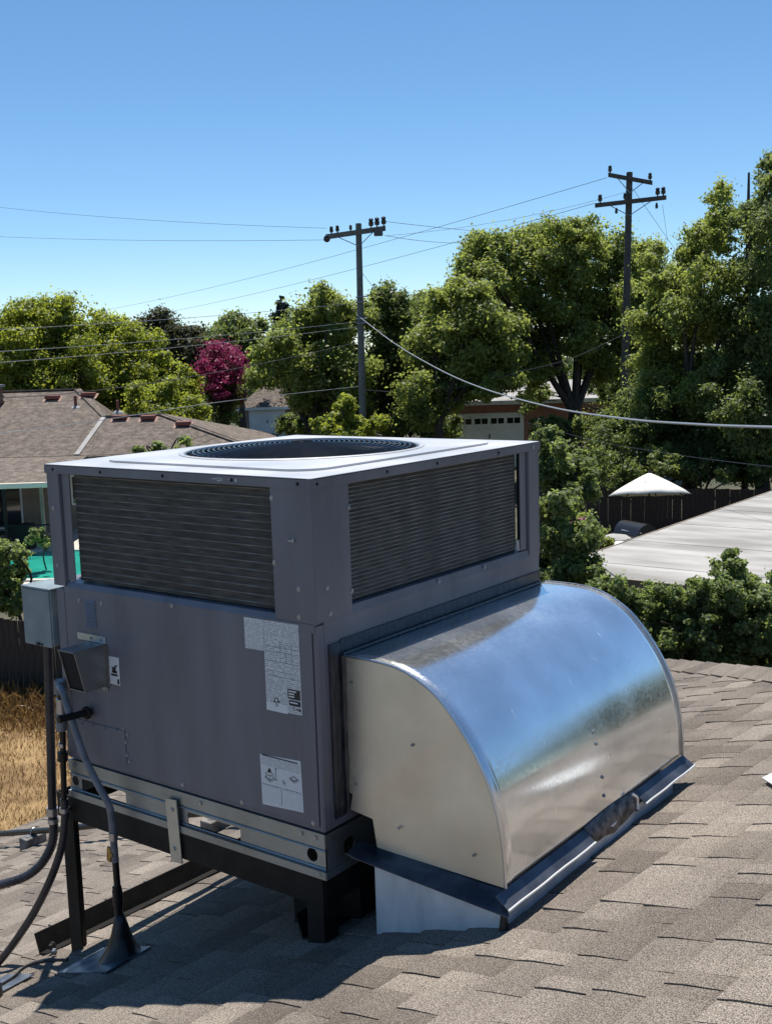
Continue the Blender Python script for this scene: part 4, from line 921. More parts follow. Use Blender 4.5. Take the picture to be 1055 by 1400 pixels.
# ================================================================== NEIGHBOUR HOUSE ON THE LEFT
nh = thing('neighbour_house', 'single storey house with brown shingle roof and covered patio on the left', 'house', (*at(60, 700, 42)[:2], GZ))
fH = np.array([fwd[0], fwd[1], 0]); fH /= np.linalg.norm(fH); rH = np.array([rgt0[0], rgt0[1], 0])
# plan coordinates: (lateral, depth) from the camera
def pl_(lat, dep, z): return np.array([CAM[0], CAM[1], 0])+rH*lat+fH*dep+np.array([0, 0, z])
ze = -2.0; dE = 40.6
xL, xR = -30.0, -4.2; hz = lambda dep: ze+(dep-dE)/3
d1, d2 = 47.2, 44.2
xa = -12.55; xb = -10.75; xc = -8.55     # top ridge end, lower ridge start, lower ridge end
g = MB()
front = [pl_(xL,dE,ze), pl_(xR-.2,dE,ze), pl_(xc,d2,hz(d2)), pl_(xb,d2,hz(d2)), pl_(xa,d1,hz(d1)), pl_(xL,d1,hz(d1))]
g.add(front, [(0,1,2,3,4,5)])
g.add([pl_(xR-.2,dE,ze), pl_(xR-.2,dE+7.2,ze), pl_(xc,d2,hz(d2))], [(0,1,2)])
g.add([pl_(xc,d2,hz(d2)), pl_(xR-.2,dE+7.2,ze), pl_(xb,dE+7.2,ze), pl_(xb,d2,hz(d2))], [(0,1,2,3)])
g.add([pl_(xa,d1,hz(d1)), pl_(xb,d2,hz(d2)), pl_(xb,dE+7.2,ze), pl_(xa+1.0,2*d1-dE,ze)], [(0,1,2,3)])
g.add([pl_(xL,d1,hz(d1)), pl_(xa,d1,hz(d1)), pl_(xa+1.0,2*d1-dE,ze), pl_(xL,2*d1-dE,ze)], [(0,1,2,3)])
nroof = g.build('roof', M['shingle_far'], nh); nroof.modifiers.new('s','SOLIDIFY').thickness = .08
def strip(a, b, w, m, nm, par):
    a, b = np.array(a), np.array(b); d = (b-a)/2; up_ = np.array([0,0,1.0]); s = np.cross(d, up_); s /= np.linalg.norm(s); u2 = np.cross(s, d); u2 /= np.linalg.norm(u2)
    g = MB(); g.obox((a+b)/2+u2*.03, d, s*w/2, u2*.025); g.build(nm, m, par)
strip(pl_(-10.78,d2-.1,hz(d2-.1)), pl_(-11.0,dE+.1,hz(dE+.1)), .18, M['paleroof'], 'valley_flashing', nroof)
for a, b in ((front[2], front[3]), (front[4], front[5]), (front[1], front[2]), (front[3], front[4])): strip(a, b, .28, M['shingle_far'], 'ridge_cap', nroof)
# raised shingle courses on the slope we see
for k in range(1, 46):
    dep = dE+k*.145; 
    if dep > d1-.1: break
    x1 = xR-.2+(xc-(xR-.2))*(dep-dE)/(d2-dE) if dep < d2 else xb+(xa-xb)*(dep-d2)/(d1-d2)
    a, b = pl_(-19,dep,hz(dep)+.008), pl_(x1-.1,dep,hz(dep)+.008); c = (a+b)/2
    g = MB(); g.obox(c, (b-a)/2, (fH+np.array([0,0,1/3.]))*.07, np.array([0,0,.010])-fH*.0); g.build('shingle_course', M['shingle_far'], nroof)
# patio cover and gutter
g = MB(); P = [pl_(xL,dE+.1,ze+.03), pl_(-10.6,dE+.1,ze+.03), pl_(-10.6,36.3,ze-.42), pl_(xL,35.7,ze-.42)]; g.prism(P, (0,0,-.08)); g.build('patio_cover', M['shingle_far'], nh)
ga, gb = pl_(xL,35.62,ze-.5), pl_(-10.55,36.22,ze-.5); g = MB(); g.obox((ga+gb)/2, (gb-ga)/2, fH*.06, (0,0,.085)); g.build('gutter', mat('warm white gutter', (.8,.7,.57), .6), nh, bevel=.02)
g = MB(); g.obox(pl_((xL-6)/2,dE+3.4,(GZ+ze)/2), rH*(xL*-1-6)/2*1, fH*2.9, (0,0,(ze-GZ)/2-.02)); g.build('wall', M['housewall'], nh)
wf = dE+.5-.012
def wrect(name, l0, l1, z0, z1, m, par, dd=0): g = MB(); g.obox(pl_((l0+l1)/2, wf-dd, (z0+z1)/2), rH*(l1-l0)/2, fH*.012, (0,0,(z1-z0)/2)); return g.build(name, m, par)
for l0, l1, z0, z1 in ((-15.2,-13.2,GZ+.1,GZ+2.15),(-17.8,-15.8,GZ+.8,GZ+2.05),(-11.4,-9.9,GZ+.9,GZ+2.0)):
    w_ = wrect('window', l0, l1, z0, z1, M['white'], nh); wrect('pane', l0+.07, (l0+l1)/2-.03, z0+.07, z1-.07, M['glass'], w_, .02); wrect('pane', (l0+l1)/2+.03, l1-.07, z0+.07, z1-.07, M['glass'], w_, .02)
for l in (-19,-15.6,-13.35,-12.2,-11.0):
    p = pl_(l, 36.2, GZ); g = MB(); g.obox(p+[0,0,1.08], rH*.05, fH*.05, (0,0,1.1)); g.build('patio_post', M['housewall'] if l != -12.2 else M['steel'], nh)
for z, dd in ((GZ+.95, 35.9), (GZ+.55, 35.9)): g = MB(); a, b = pl_(-16,dd,z), pl_(-10.6,dd,z); g.tube([a, b], .025, 6); g.build('patio_railing', M['steel'], nh)
g = MB(); g.obox(pl_(-11.9,36.8,GZ+.45), rH*.35, fH*.35, (0,0,.42)); t_ = g.build('planter_box', M['steel'], None, bevel=.05); tag(t_, 'dark square planter box under the patio cover of the left house', 'planter')
# things on that roof
def roof_box_vent(l, dep, i):
    p = pl_(l, dep, hz(dep)); t = thing('roof_vent', ['low red box vent below the chimney on the left house roof','low red box vent nearest the upper ridge peak','low red box vent right of the pale valley line','low red box vent in the middle of the lower ridge','low red box vent nearest the right end of the lower ridge'][i], 'roof vent', p, 'red vents on the left house roof')
    g = MB(); sl = fH+np.array([0,0,1/3.]); g.obox(p+[0,0,.02], rH*.36, sl*.28, (0,0,.008)); g.build('base_flashing', mat('pink primer', (.26,.15,.12), .8), t)
    g = MB(); g.obox(p+[0,0,.1], rH*.27, fH*.22, (0,0,.075)); g.build('vent_box', M['redmetal'], t, bevel=.02)
for i, (l, d_) in enumerate(((-13.3,46.2),(-10.95+-.55,46.9),(-10.1,43.9),(-9.0,43.8),(-7.55,43.1))): roof_box_vent(l if i != 1 else -11.9, d_ if i != 1 else 46.4, i)
for l, dep, lb in ((-12.15,45.3,'white plumbing vent pipe on the upper slope of the left house'),(-10.35,44.7,'plumbing vent pipe near the step between the two ridges')):
    p = pl_(l, dep, hz(dep)); t = thing('vent_pipe', lb, 'vent pipe', p); g = MB(); g.lathe(p-[0,0,.1], [(.06,0),(.06,.55),(.05,.56)], 10); g.build('pipe', M['brick'], t); g = MB(); g.lathe(p-[0,0,.06], [(.24,-.03),(.2,.05),(.09,.12)], 12); g.build('boot', M['paleroof'], t)
p = pl_(-15.7, 45.8, hz(45.8)); ch = thing('chimney', 'short red brick chimney at the far left roof edge', 'chimney', p)
for r in range(9):
    for c_ in range(4):
        g = MB(); w = .22; g.obox(p+rH*((c_-1.5)*w+(.05 if r % 2 else -.05))+np.array([0,0,-.2+r*.105]), rH*(w/2-.012), fH*.35, (0,0,.044)); g.build('brick', M['brick'], ch)
g = MB(); g.obox(p+[0,0,.2], rH*.43, fH*.33, (0,0,.5)); g.build('mortar_core', M['housewall'], ch); g = MB(); g.obox(p+[0,0,.76], rH*.52, fH*.4, (0,0,.05)); g.build('cap', M['paleroof'], ch)

# ================================================================== FAR GARAGES
def garage(name, label, u0, u1, vt, d, wall, roofm, doors, roof_h=1.1, depth=6, over=.4):
    a = at(u0, vt, d); b = at(u1, vt, d); t = thing(name, label, 'garage', ((a+b)/2*[1,1,0])+[0,0,GZ])
    la = (a-CAM)@rH; lb = (b-CAM)@rH; zt = (a[2]+b[2])/2; dep = ((a+b)/2-CAM)@fH
    g = MB(); g.obox(pl_((la+lb)/2, dep+depth/2, (zt+GZ)/2), rH*(lb-la)/2, fH*depth/2, (0,0,(zt-GZ)/2)); g.build('wall', wall, t)
    g = MB(); o_ = over; E = [pl_(la-o_,dep-o_,zt), pl_(lb+o_,dep-o_,zt), pl_(lb+o_,dep+depth+o_,zt), pl_(la-o_,dep+depth+o_,zt)]; rl_, rr__ = pl_(la+1.4,dep+depth/2,zt+roof_h), pl_(lb-1.4,dep+depth/2,zt+roof_h)
    g.add(E+[rl_, rr__], [(0,1,5,4),(1,2,5),(2,3,4,5),(3,0,4),(3,2,1,0)]); g.build('roof', roofm, t)
    g = MB(); g.obox(pl_((la+lb)/2,dep-o_-.012,zt-.06), rH*((lb-la)/2+o_), fH*.012, (0,0,.1)); g.build('fascia', M['white'], t)
    for (du0, du1, dv, windows) in doors:
        p, q_ = at(du0, dv, d), at(du1, dv, d); l0, l1 = (p-CAM)@rH, (q_-CAM)@rH; z1 = p[2]; n = 4; hh_ = (z1-GZ)/n
        dr = MB(); dr.obox(pl_((l0+l1)/2,dep-.02,(z1+GZ)/2), rH*((l1-l0)/2+.1), fH*.02, (0,0,(z1-GZ)/2+.1)); dr = dr.build('door_frame', M['white'], t)
        for k in range(n):
            g = MB(); g.obox(pl_((l0+l1)/2,dep-.055,GZ+hh_*(k+.5)), rH*(l1-l0)/2, fH*.014, (0,0,hh_/2-.015)); g.build('door_panel', M['white'], dr)
        if windows:
            for k in range(4):
                for j in range(2):
                    lc = l0+(l1-l0)*(k+.5)/4+(j-.5)*.36; g = MB(); g.obox(pl_(lc,dep-.075,GZ+hh_*3.55), rH*.15, fH*.005, (0,0,.14)); g.build('window', M['glass'], dr)
        g = MB(); g.obox(pl_((l0+l1)/2,dep-.08,GZ+hh_*2.4), rH*.03, fH*.012, (0,0,.12)); g.build('handle', M['steel'], dr)
    return t
garage('garage', 'salmon stucco garage with white windowed door seen below the big tree', 607, 845, 547, 58, M['pink'], M['paleroof'], [(624,713,569,True)], .9)
garage('garage', 'tan garage with plain white door left of the grey pole', 330, 470, 556, 84, M['tan'], M['shingle_far'], [(342,388,562,False)], 1.6)

# ================================================================== TREES AND SHRUBS
def foliage(name, lobes, leaf, n_total, mat_, clump=.55, seed=1, flat=.75, up=.35, droop=0.0, fill=.35):
    """lobes: list of (centre, radius); leaves gathered in clumps on and inside each lobe"""
    rng = np.random.default_rng(seed); tot = sum(r**2 for c, r in lobes); P = []; Nn = []; Sz = []
    for c, r in lobes:
        n = int(n_total*r*r/tot); nc = max(6, int(16*(r/clump)**1.7*.45))
        dirs = rng.normal(size=(nc, 3)); dirs /= np.linalg.norm(dirs, axis=1, keepdims=True); dirs[:, 2] = dirs[:, 2]*.9+.1
        rad = np.where(rng.random(nc) < fill, rng.random(nc)**.5*.8, rng.uniform(.72, 1.12, nc))
        cc = c+dirs*rad[:, None]*r*[1, 1, .92]
        csz = clump*rng.uniform(.35, 1.25, nc)*min(1, r/1.0+.3); an = rng.uniform(.45, 1.35, (nc, 3)); an[:, 2] *= flat
        idx = rng.integers(0, nc, n); off = rng.normal(size=(n, 3))*.52
        pos = cc[idx]+off*csz[idx][:, None]*an[idx]; pos[:, 2] -= droop*np.abs(off[:, 0]*csz[idx])
        nr = off*.6+dirs[idx]*.35+rng.normal(size=(n, 3))*.55; nr[:, 2] += up
        P.append(pos); Nn.append(nr); Sz.append(leaf*rng.uniform(.6, 1.3, n))
    P = np.concatenate(P); Nn = np.concatenate(Nn); Sz = np.concatenate(Sz); k = P[:, 2] > GZ+.05
    return leaf_mesh(name, P[k], Nn[k], Sz[k], .62, rng)
def limbs(base, fork, lobes, r0, seed, n_max=10):
    rng = random.Random(seed); g = MB(); base = np.array(base, float); fork = np.array(fork, float)
    mid = (base+fork)/2+np.array([rng.uniform(-.15,.15), rng.uniform(-.15,.15), 0]); g.tube(spline([base-[0,0,.1], mid, fork], 4), list(np.linspace(r0*1.25, r0*.85, 9)), 9)
    for c, r in sorted(lobes, key=lambda q: -q[1])[:n_max]:
        m = fork+(c-fork)*.5+np.array([rng.uniform(-.25,.25), rng.uniform(-.25,.25), rng.uniform(-.1,.35)]); e = c+np.array([0,0,r*.25])
        g.tube(spline([fork-[0,0,.2], m, e], 4), list(np.linspace(r0*.6, .025, 9)), 7)
        for j in range(3):
            t_ = c+np.array([rng.uniform(-1,1), rng.uniform(-1,1), rng.uniform(-.3,1)])*r*.75; g.tube([m+(e-m)*.4, (m+(e-m)*.4+t_)/2+[0,0,.1], t_], [r0*.22, r0*.14, .012], 5)
    return g
def tree(name, label, d, lobes_px, n, mt, trunk_u, leaf=.2, r0=.16, clump=.6, fork_v=None, seed=1, dd=.9, group=None, cat='tree', **kw):
    rng = random.Random(seed); lobes = []; more = []
    for (u, v, r) in lobes_px:            # break every mass into smaller uneven ones
        more.append((u, v, r*.86))
        for k in range(3):
            a = rng.uniform(0, 2*math.pi); q = rng.uniform(.55, .8); more.append((u+r*q*math.cos(a), v+r*q*.8*math.sin(a), r*rng.uniform(.34, .52)))
    lobes_px = more; n = int(n*1.75); leaf *= .86
    for (u, v, r) in lobes_px:
        rw = r*d/FPX; lobes.append((at(u, v, d+rng.uniform(-dd, dd)*2.2), rw))
    for (u, v, r) in lobes_px[::3]:       # depth behind and in front, so the crown is round in plan
        rw = r*d/FPX; lobes.append((at(u+rng.uniform(-8,8), v+6, d+rw*1.5), rw*.95))
    b = at(trunk_u, 600, d); b = np.array([b[0], b[1], GZ]); zl = min(c[2]-r for c, r in lobes); zf = max(GZ+.5, zl+.1) if fork_v is None else at(trunk_u, fork_v, d)[2]
    t = thing(name, label, cat, b, group); limbs(b, (b[0], b[1], zf), lobes, r0, seed).build('trunk', M['bark'], t, smooth=True, fix=False)
    me = foliage('crown', lobes, leaf, n, mt, clump, seed, **kw); link('crown', me, mt, t); return t
TG = 'trees beyond the yards'
tree('leafy_tree', 'broad bright green tree at the far left behind the brown roof', 54, [(18,455,38),(58,438,34),(92,442,32),(40,490,48),(95,485,42),(10,520,45),(70,530,48),(115,520,40),(-40,470,50),(30,425,20),(85,420,18)], 52000, LF['bright'], 60, .2, .2, .6, None, 3, group=TG)
tree('leafy_tree', 'bright green tree right of the far left one, above the roof peak', 56, [(140,452,30),(130,490,34),(165,465,32),(195,478,30),(150,500,40),(200,512,40),(235,520,32),(120,545,34),(185,548,38),(250,548,26)], 40000, LF['bright'], 170, .2, .18, .6, None, 4, group=TG)
tree('leafy_tree', 'low yellow green tree in front of the pink flowering one', 49, [(205,545,28),(240,540,26),(265,560,24),(225,570,28),(255,585,24),(190,575,22)], 22000, LF['bright'], 235, .17, .1, .5, None, 5, group=TG)
tree('leafy_tree', 'dull dark tree above the bright ones, left of the blossom', 84, [(212,448,24),(235,468,24),(195,465,20),(270,465,20),(285,480,24),(250,495,28)], 16000, LF['olive'], 230, .32, .2, .9, None, 6, group=TG)
tree('leafy_tree', 'dark green tree standing behind the pink blossom', 82, [(322,440,22),(345,458,24),(318,468,26),(360,485,24),(330,500,28)], 15000, LF['dark'], 335, .32, .2, .9, None, 7, group=TG)
tree('crape_myrtle', 'tree covered in deep pink blossom left of the tan garage', 56, [(300,483,22),(325,490,17),(285,505,18),(310,512,24),(332,515,14),(296,532,18),(318,540,15),(278,498,10)], 7500, LF['pink'], 304, .17, .1, .45, 590, 8, group=None, fill=.5)
mp_ = at(306, 520, 56)
me = foliage('leaves', [(at(305,520,56.3), .95), (at(312,545,56.3), .8), (at(300,495,56.5), .6), (at(308,570,56.2), .6)], .16, 9000, LF['dark'], .45, 88)
cm = [o for o in bpy.data.objects if o.name.startswith('crape_myrtle')][0]; link('leaves', me, LF['dark'], cm)
# far conifer
cb = at(386, 500, 108); cn = thing('conifer', 'small dark blue green conifer tip far away left of the grey pole', 'tree', (cb[0], cb[1], GZ))
g = MB(); g.tube([(cb[0],cb[1],GZ),(cb[0],cb[1],at(386,410,108)[2])], [.25,.02], 8); g.build('trunk', M['bark'], cn)
lb = [(at(386+random.uniform(-1,1)*w*.5, v, 108), w*108/FPX) for v, w in ((408,2.5),(416,5),(425,8),(434,10),(445,12),(458,14),(472,16),(488,18))]
link('crown', foliage('crown', lb, .35, 7000, LF['blue'], .5, 9), LF['blue'], cn)
tree('leafy_tree', 'green tree directly left of the grey utility pole', 50, [(445,402,16),(455,425,28),(425,440,24),(480,430,24),(400,470,34),(450,470,40),(375,490,28),(430,510,40),(478,505,32),(362,512,18),(425,545,24),(440,560,30),(475,555,28)], 48000, LF['mid'], 425, .2, .2, .6, None, 10, group=TG)
tree('leafy_tree', 'darker green tree directly right of the grey utility pole', 54, [(525,402,16),(540,420,26),(515,440,26),(560,440,28),(530,480,38),(575,475,34),(510,520,34),(555,525,36),(530,560,34),(570,560,30)], 38000, LF['dark'], 545, .2, .2, .6, None, 11, group=TG)
tree('leafy_tree', 'rounded green tree overhanging the salmon garage from the left', 47, [(610,402,22),(640,405,28),(600,440,38),(650,440,36),(590,485,40),(635,490,42),(680,480,34),(690,445,26),(610,530,34),(650,518,28),(570,535,28),(690,520,22),(578,560,22)], 54000, LF['mid'], 600, .19, .2, .6, 570, 12, group=TG)
tree('leafy_tree', 'biggest spreading tree with bare forked trunks before the salmon garage', 51, [(648,338,28),(640,370,24),(692,345,30),(740,328,30),(790,322,28),(830,335,30),(870,350,26),(680,385,34),(730,375,40),(785,370,42),(840,385,38),(725,420,38),(780,425,42),(835,430,38),(745,462,34),(800,468,32),(700,450,24),(870,420,30),(850,470,28),(700,485,30),(715,520,22),(825,500,24),(890,470,30),(880,520,26),(740,500,20)], 86000, LF['mid'], 785, .19, .3, .6, 560, 13, group=TG)
tree('leafy_tree', 'tall dense tree between the brown pole and the right edge', 38, [(985,262,14),(985,290,22),(975,330,32),(940,360,28),(915,395,32),(965,385,40),(900,440,34),(945,440,42),(985,440,36),(905,500,40),(955,505,44),(890,345,20),(925,555,40),(970,560,44),(890,540,30),(930,420,36),(960,330,26)], 72000, LF['mid'], 945, .14, .22, .5, None, 14, group=TG, droop=.3)
tree('leafy_tree', 'tallest dark tree cut by the right edge of the view', 36, [(1052,222,16),(1045,255,24),(1020,300,26),(1050,310,34),(1030,360,40),(1075,370,46),(1020,430,46),(1070,450,50),(1010,500,46),(1060,530,50),(1000,560,44),(1050,590,44),(1100,300,40),(1110,500,50)], 68000, LF['dark'], 1040, .14, .25, .5, None, 15, group=TG, droop=.3)
tree('leafy_tree', 'green tree filling the gap behind the rounded tree over the salmon garage', 64, [(560,455,34),(585,425,30),(690,415,36),(665,465,36),(715,480,34),(560,510,34),(700,520,26),(620,460,36)], 24000, LF['mid'], 690, .22, .2, .7, None, 16, group=TG)
tree('leafy_tree', 'green tree behind the brown pole, between the biggest tree and the tall right one', 62, [(880,350,26),(905,380,32),(875,410,34),(915,440,34),(880,465,34),(905,500,34),(860,505,28),(885,535,28)], 24000, LF['mid'], 890, .22, .2, .7, None, 17, group=TG)
tree('shrub', 'dark shrub hiding part of the pale roof behind the forked trunks', 55, [(835,540,18),(858,528,20),(815,532,12),(738,534,14),(722,548,14),(850,560,18)], 8000, LF['dark'], 850, .17, .05, .4, None, 46, cat='shrub', group='shrubs between the yards')
sn = at(1023, 250, 36); st_ = thing('dead_branch_stub', 'bare dead treetop spike poking above the right hand trees', 'tree', (sn[0], sn[1], GZ)); g = MB(); g.tube([(sn[0],sn[1],GZ),at(1022,300,36),at(1023,236,36)], [.12,.06,.035], 7); g.build('trunk', M['bark'], st_)
SG = 'shrubs between the yards'
shr = dict(cat='shrub', group=SG)
tree('shrub', 'upright yellow green shrub behind the fan at the foot of the grey pole', 40, [(468,552,14),(462,578,18),(440,585,16),(492,585,16),(515,578,14),(470,600,20)], 9000, LF['bright'], 470, .16, .05, .3, None, 20, dd=.3, **shr)
tree('shrub', 'glossy shrub just right of the unit lid corner', 26, [(748,600,18),(770,625,26),(745,650,28),(790,640,24),(765,680,30),(800,665,20)], 20000, LF['gloss'], 765, .11, .06, .3, None, 21, dd=.4, **shr)
tree('shrub', 'large dark shrub rising behind the cream umbrella', 37, [(850,590,32),(880,560,34),(820,610,28),(900,600,34),(860,635,30),(835,650,24),(930,620,36),(975,610,40),(1030,625,44),(895,545,24)], 40000, LF['dark'], 870, .13, .08, .42, None, 22, **shr)
tree('shrub', 'leafy vine mass between the unit and the white flat roof', 14.9, [(748,690,24),(762,725,32),(745,760,34),(788,750,26),(778,785,30),(812,775,18),(755,805,34),(800,805,24),(770,690,18),(800,720,14)], 30000, LF['gloss'], 765, .085, .05, .24, None, 23, dd=.3, **shr)
tree('flowering_shrub', 'small shrub with a few pale pink flowers beside the patio', 23, [(800,715,14),(815,735,14),(790,730,12),(828,742,9)], 5000, LF['mid'], 803, .09, .03, .2, None, 24, dd=.2, cat='shrub')
fs_ = [o for o in bpy.data.objects if o.name.startswith('flowering_shrub')][0]
link('blossom', foliage('blossom', [(at(795,718,22.6), .17), (at(790,724,22.6), .1)], .1, 200, LF['pink'], .12, 25), leaf_mat('pale pink petal', (.5,.2,.26), (.7,.4,.45), (.5,.2,.25), .3), fs_)
hg = [(835,830,34,'hedge shrub behind the hood top, nearest the unit'), (890,845,40,'hedge shrub second from the hood, below the flat roof edge'), (945,835,36,'hedge shrub in the middle of the hedge above the roof hip'), (1000,815,38,'tall hedge shrub with a sprig standing above the flat roof edge'), (1050,830,40,'hedge shrub cut by the right edge above the roof hip'), (1110,830,44,'hedge shrub just beyond the right edge')]
for i, (u, v, r, lb) in enumerate(hg):
    ll = [(u,v,r),(u-18,v+30,r*.8),(u+18,v+34,r*.8),(u,v+66,r),(u+8,v-r*.75,r*.45),(u-14,v-r*.5,r*.42),(u+22,v-r*.3,r*.4)]
    ll += [(u-6+3*i,v-r-5,5),(u+15-2*i,v-r-1,6),(u-24,v-r*.6-9,5),(u+30,v-r*.5-6,5)]
    if i == 3: ll += [(u-2,v-56,10),(u+6,v-40,14),(u-22,v-44,6)]
    if i == 0: ll += [(u-40,v+10,24),(u-30,v+40,26)]
    tree('hedge_shrub', lb, 13.2+.25*(i % 2), ll, 17000, LF['gloss'], u, .062, .03, .17, None, 30+i, dd=.12, cat='hedge', group='hedge shrubs beyond the hip')
tree('shrub', 'bright leafy bush at the left edge in front of the swimming pool', 23.5, [(8,745,16),(20,760,20),(-5,780,24),(22,790,18),(10,815,26),(30,830,16),(-20,810,26)], 9000, LF['gloss'], 5, .1, .04, .26, None, 40, dd=.3, **shr)
tree('shrub', 'small plant growing against the left house wall by the patio post', 33, [(52,728,9),(60,742,8),(45,738,8)], 1500, LF['gloss'], 52, .1, .02, .2, None, 41, dd=.2, **shr)
tree('shrub', 'leafy branch tips showing above the back edge of the unit lid', 30, [(215,612,9),(252,602,7),(190,618,8),(240,622,9)], 1500, LF['gloss'], 220, .12, .03, .25, None, 42, dd=.2, **shr)
tree('shrub', 'row of dark shrubs at the foot of the trees behind the fan', 53, [(u_, 583+6*math.sin(u_), 17) for u_ in range(400, 620, 24)], 14000, LF['dark'], 560, .17, .05, .4, None, 43, **shr)
tree('shrub', 'dark shrub under the forked trunks of the biggest tree', 48, [(745,582,18),(775,590,18),(805,588,20),(835,578,22),(860,592,20)], 12000, LF['dark'], 800, .15, .05, .4, None, 44, **shr)
tree('shrub', 'dark shrub against the fence right of the umbrella', 35.5, [(950,640,20),(985,638,22),(1020,645,22),(925,638,18),(895,632,18),(865,640,18),(845,655,18),(1050,640,24)], 16000, LF['dark'], 960, .12, .04, .3, None, 45, **shr)
# trees behind the camera: they stand in the yards and show as the green band mirrored in the hood
src = [o for o in bpy.data.objects if o.name.startswith('leafy_tree') and o.type == 'EMPTY']
far = [(at(u, 512+rw_.uniform(-16, 12), 95), rw_.uniform(1.6, 3.0)) for rw_ in [random.Random(77)] for u in range(-200, 1300, 24)]
far += [(c-np.array([0, 0, 2.6]), r*1.2) for c, r in far]
kind(link('distant_trees', foliage('distant_trees', far, .5, 46000, LF['dark'], 1.0, 78), LF['dark']), 'stuff')
for i, (s_, x, y) in enumerate(((8,19,16),(4,15,24),(7,18,33),(8,24,8),(6,27,1),(5,21,22),(4,13,37),(8,25,12),(7,20,11))):
    s0_ = src[s_]; r = s0_.copy(); COL.objects.link(r); r.location = (x, y, GZ); r.rotation_euler = (0,0,1.3*i)
    r['label'] = 'green street tree standing outside the view to the right of this house'; r['group'] = 'trees on the far side of the house'
    for ch_ in s0_.children: c = ch_.copy(); COL.objects.link(c); c.parent = r; c.matrix_parent_inverse = ch_.matrix_parent_inverse.copy()

# ================================================================== POLES AND WIRES
def insulator(p, par, s=1.0):
    g = MB(); g.lathe(p, [(.03,0),(.03,.05*s),(.075*s,.06*s),(.085*s,.16*s),(.05*s,.19*s),(.075*s,.21*s),(.07*s,.26*s),(.03*s,.29*s)], 10); g.build('insulator', M['porcelain'], par, smooth=True)
def upole(label, base_uv, top_uv, d, m, arms, r=(.15, .11)):
    tp = at(*top_uv, d); b = at(*base_uv, d); k = (GZ-tp[2])/(b[2]-tp[2]); b = tp+(b-tp)*k
    t = thing('utility_pole', label, 'utility pole', b); g = MB(); g.tube([b-[0,0,.3], tp], r, 14); g.build('pole', m, t, smooth=True)
    for (ua, va, ub, vb, ins, hw) in arms:
        a, c = at(ua, va, d-.16), at(ub, vb, d-.16); g = MB(); dv = (c-a)/2; g.obox((a+c)/2, dv, fH*.05, (0,0,hw)); arm = g.build('crossarm', m, t)
        mid = tp+(b-tp)*max(0, ((tp[2]-(a[2]+c[2])/2)+.55)/(tp[2]-b[2])); mid = mid-fH*.17
        for e in (a+(c-a)*.22, a+(c-a)*.78): g = MB(); g.tube([e-[0,0,hw], mid], .018, 6); g.build('brace', M['galvrail'], t)
        for f, s in ins: 
            pI = a+(c-a)*f+np.array([0,0,hw]); g = None; insulator(pI, t, s)
    return t, tp, b
p1, t1, b1 = upole('grey wooden utility pole with one crossarm directly behind the fan', (496,590), (490,306), 46, M['polegrey'], [(445,324,527,312,((.1,1.0),(.2,1.0),(.42,.8),(.76,1.3),(.86,1.3),(.97,1.3)),.1)], (.16,.12))
g = MB(); c = at(447,327,45.5); g.lathe(c-fH*.25, [(.03,0),(.12,.03),(.14,.1),(.08,.14),(.13,.2),(.1,.28),(.02,.3)], 12, fH); g.build('line_post', M['porcelain'], p1, smooth=True)
g = MB(); g.obox(at(517,317,45.7), rH*.18, fH*.12, (0,0,.16)); g.build('switch_box', M['porcelain'], p1, bevel=.03)
for vv in (406, 413, 436, 442): g = MB(); g.tube([at(486,vv,45.8), at(502,vv-1,45.8)], .03, 6); g.build('service_bracket', M['galvrail'], p1)
p2, t2, b2 = upole('tall brown wooden utility pole with two crossarms by the big trees', (852,570), (860,236), 45, M['pole'], [(831,239,891,250,((.04,1.0),(.95,1.0)),.08), (813,281,910,270,((.07,1.1),(.42,.9),(.88,1.15),(.96,1.15)),.085)], (.17,.125))
for u, v in ((842,284),(897,277)): g = MB(); g.lathe(at(u,v+8,44.8), [(.05,0),(.06,.1),(.03,.22)], 10); g.build('insulator', M['porcelain'], p2, smooth=True)
def wire(label, A, B, sag=0, r=.012, m=None, cat='power line', group=None, mids=None, n=14):
    A, B = np.array(A, float), np.array(B, float); pts = [A+(B-A)*t-np.array([0,0,4*sag*t*(1-t)]) for t in np.linspace(0, 1, n)]
    if mids: pts = spline([A]+mids+[B], 8)
    g = MB(); g.tube(pts, r*.72, 6); o = g.build('overhead_wire', m or M['cable'], None, smooth=True, fix=False); tag(o, label, cat, group); return o
WG = 'overhead wires'
wire('upper thin power line running left from the grey pole crossarm', at(-160,262,70), at(446,312,46), .35, .011, group=WG)
wire('lower thin power line running left from the grey pole crossarm', at(-160,314,70), at(443,328,46), .25, .011, group=WG)
wire('long faint line climbing from far left to the top arm of the brown pole', at(120,428,120), at(829,243,45), .5, .014, group=WG)
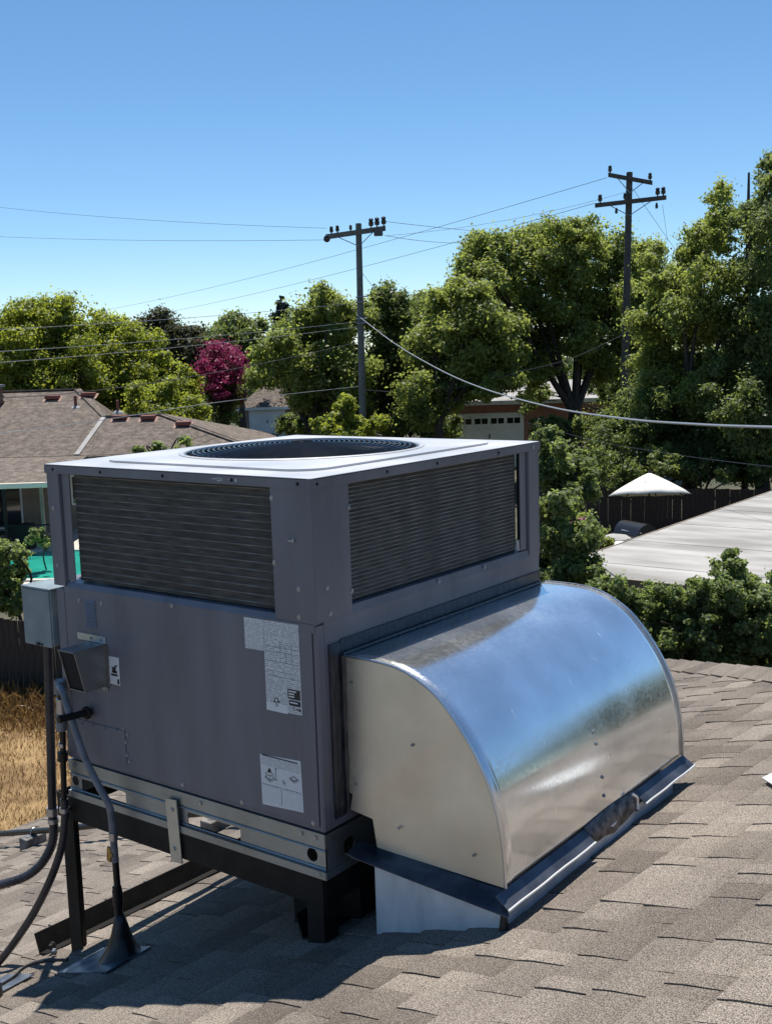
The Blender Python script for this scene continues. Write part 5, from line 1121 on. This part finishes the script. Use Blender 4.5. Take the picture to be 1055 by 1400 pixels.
wire('long faint line climbing to the lower arm of the brown pole', at(150,440,120), at(812,278,45), .5, .014, group=WG)
wire('line from the grey pole crossarm dropping right behind the big tree', at(528,303,46), at(760,322,70), .1, .014, group=WG)
wire('second line from the grey pole crossarm fading right into the big tree', at(526,322,46), at(640,332,60), .1, .014, group=WG)
wire('slack line between the top arm of the brown pole and the grey pole', at(530,322,46), at(857,262,45), .25, .009, group=WG)
wire('guy wire sloping down right from the brown pole top', at(863,256,45), at(925,345,52), 0, .012, group=WG)
wire('line running right from the brown pole lower arm', at(905,280,45), at(912,330,48), 0, .009, group=WG)
wire('thin guy wire from the grey pole down behind the lid', at(494,372,46), at(512,395,47), 0, .012, group=WG)
for lb, (ua, va), (ub, vb) in (('topmost of the three pale lines crossing the left trees',(-120,456),(488,414)), ('middle of the three pale lines crossing the left trees',(-120,487),(488,440)), ('lowest of the three pale lines crossing the left trees',(-120,504),(488,447))):
    wire(lb, at(ua,va,34), at(ub,vb,46), .12, .013, M['cablegrey'], group=WG)
wire('wavy dark telephone cable over the left house roof', at(-90,548,38), at(488,468,46), 0, .02, None, 'cable', WG, [at(40,542,39), at(120,535,40), at(219,522,41.5), at(338,501,43.5), at(420,484,45)])
wire('pale service cable from the left house peak to the grey pole', at(-120,600,33), at(494,528,46), 0, .018, M['cablegrey'], 'cable', WG, [at(0,592,35), at(115,578,38), at(290,551,42), at(420,536,44.5)])
wire('dark telephone cable slung between the two poles', at(497,533,46), at(853,457,45), 0, .02, None, 'cable', WG, [at(560,536,46), at(642,527,46), at(704,510,45.5), at(780,490,45)])
wire('thick pale service cable sweeping down from the grey pole to the right edge', at(487,430,46), at(1240,588,7.6), 0, .02, M['cablegrey'], 'cable', WG, [at(540,470,39), at(600,505,32.5), at(660,531,26.5), at(750,556,20), at(850,572,15.2), at(950,580,12), at(1055,584,9.8)])
wire('thin dark cable passing in front of the shrubs above the umbrella', at(720,578,34), at(1200,652,17), 0, .009, M['conduit'], 'cable', WG, [at(811,602,30), at(900,618,25), at(970,628,22.5), at(1055,638,20)])
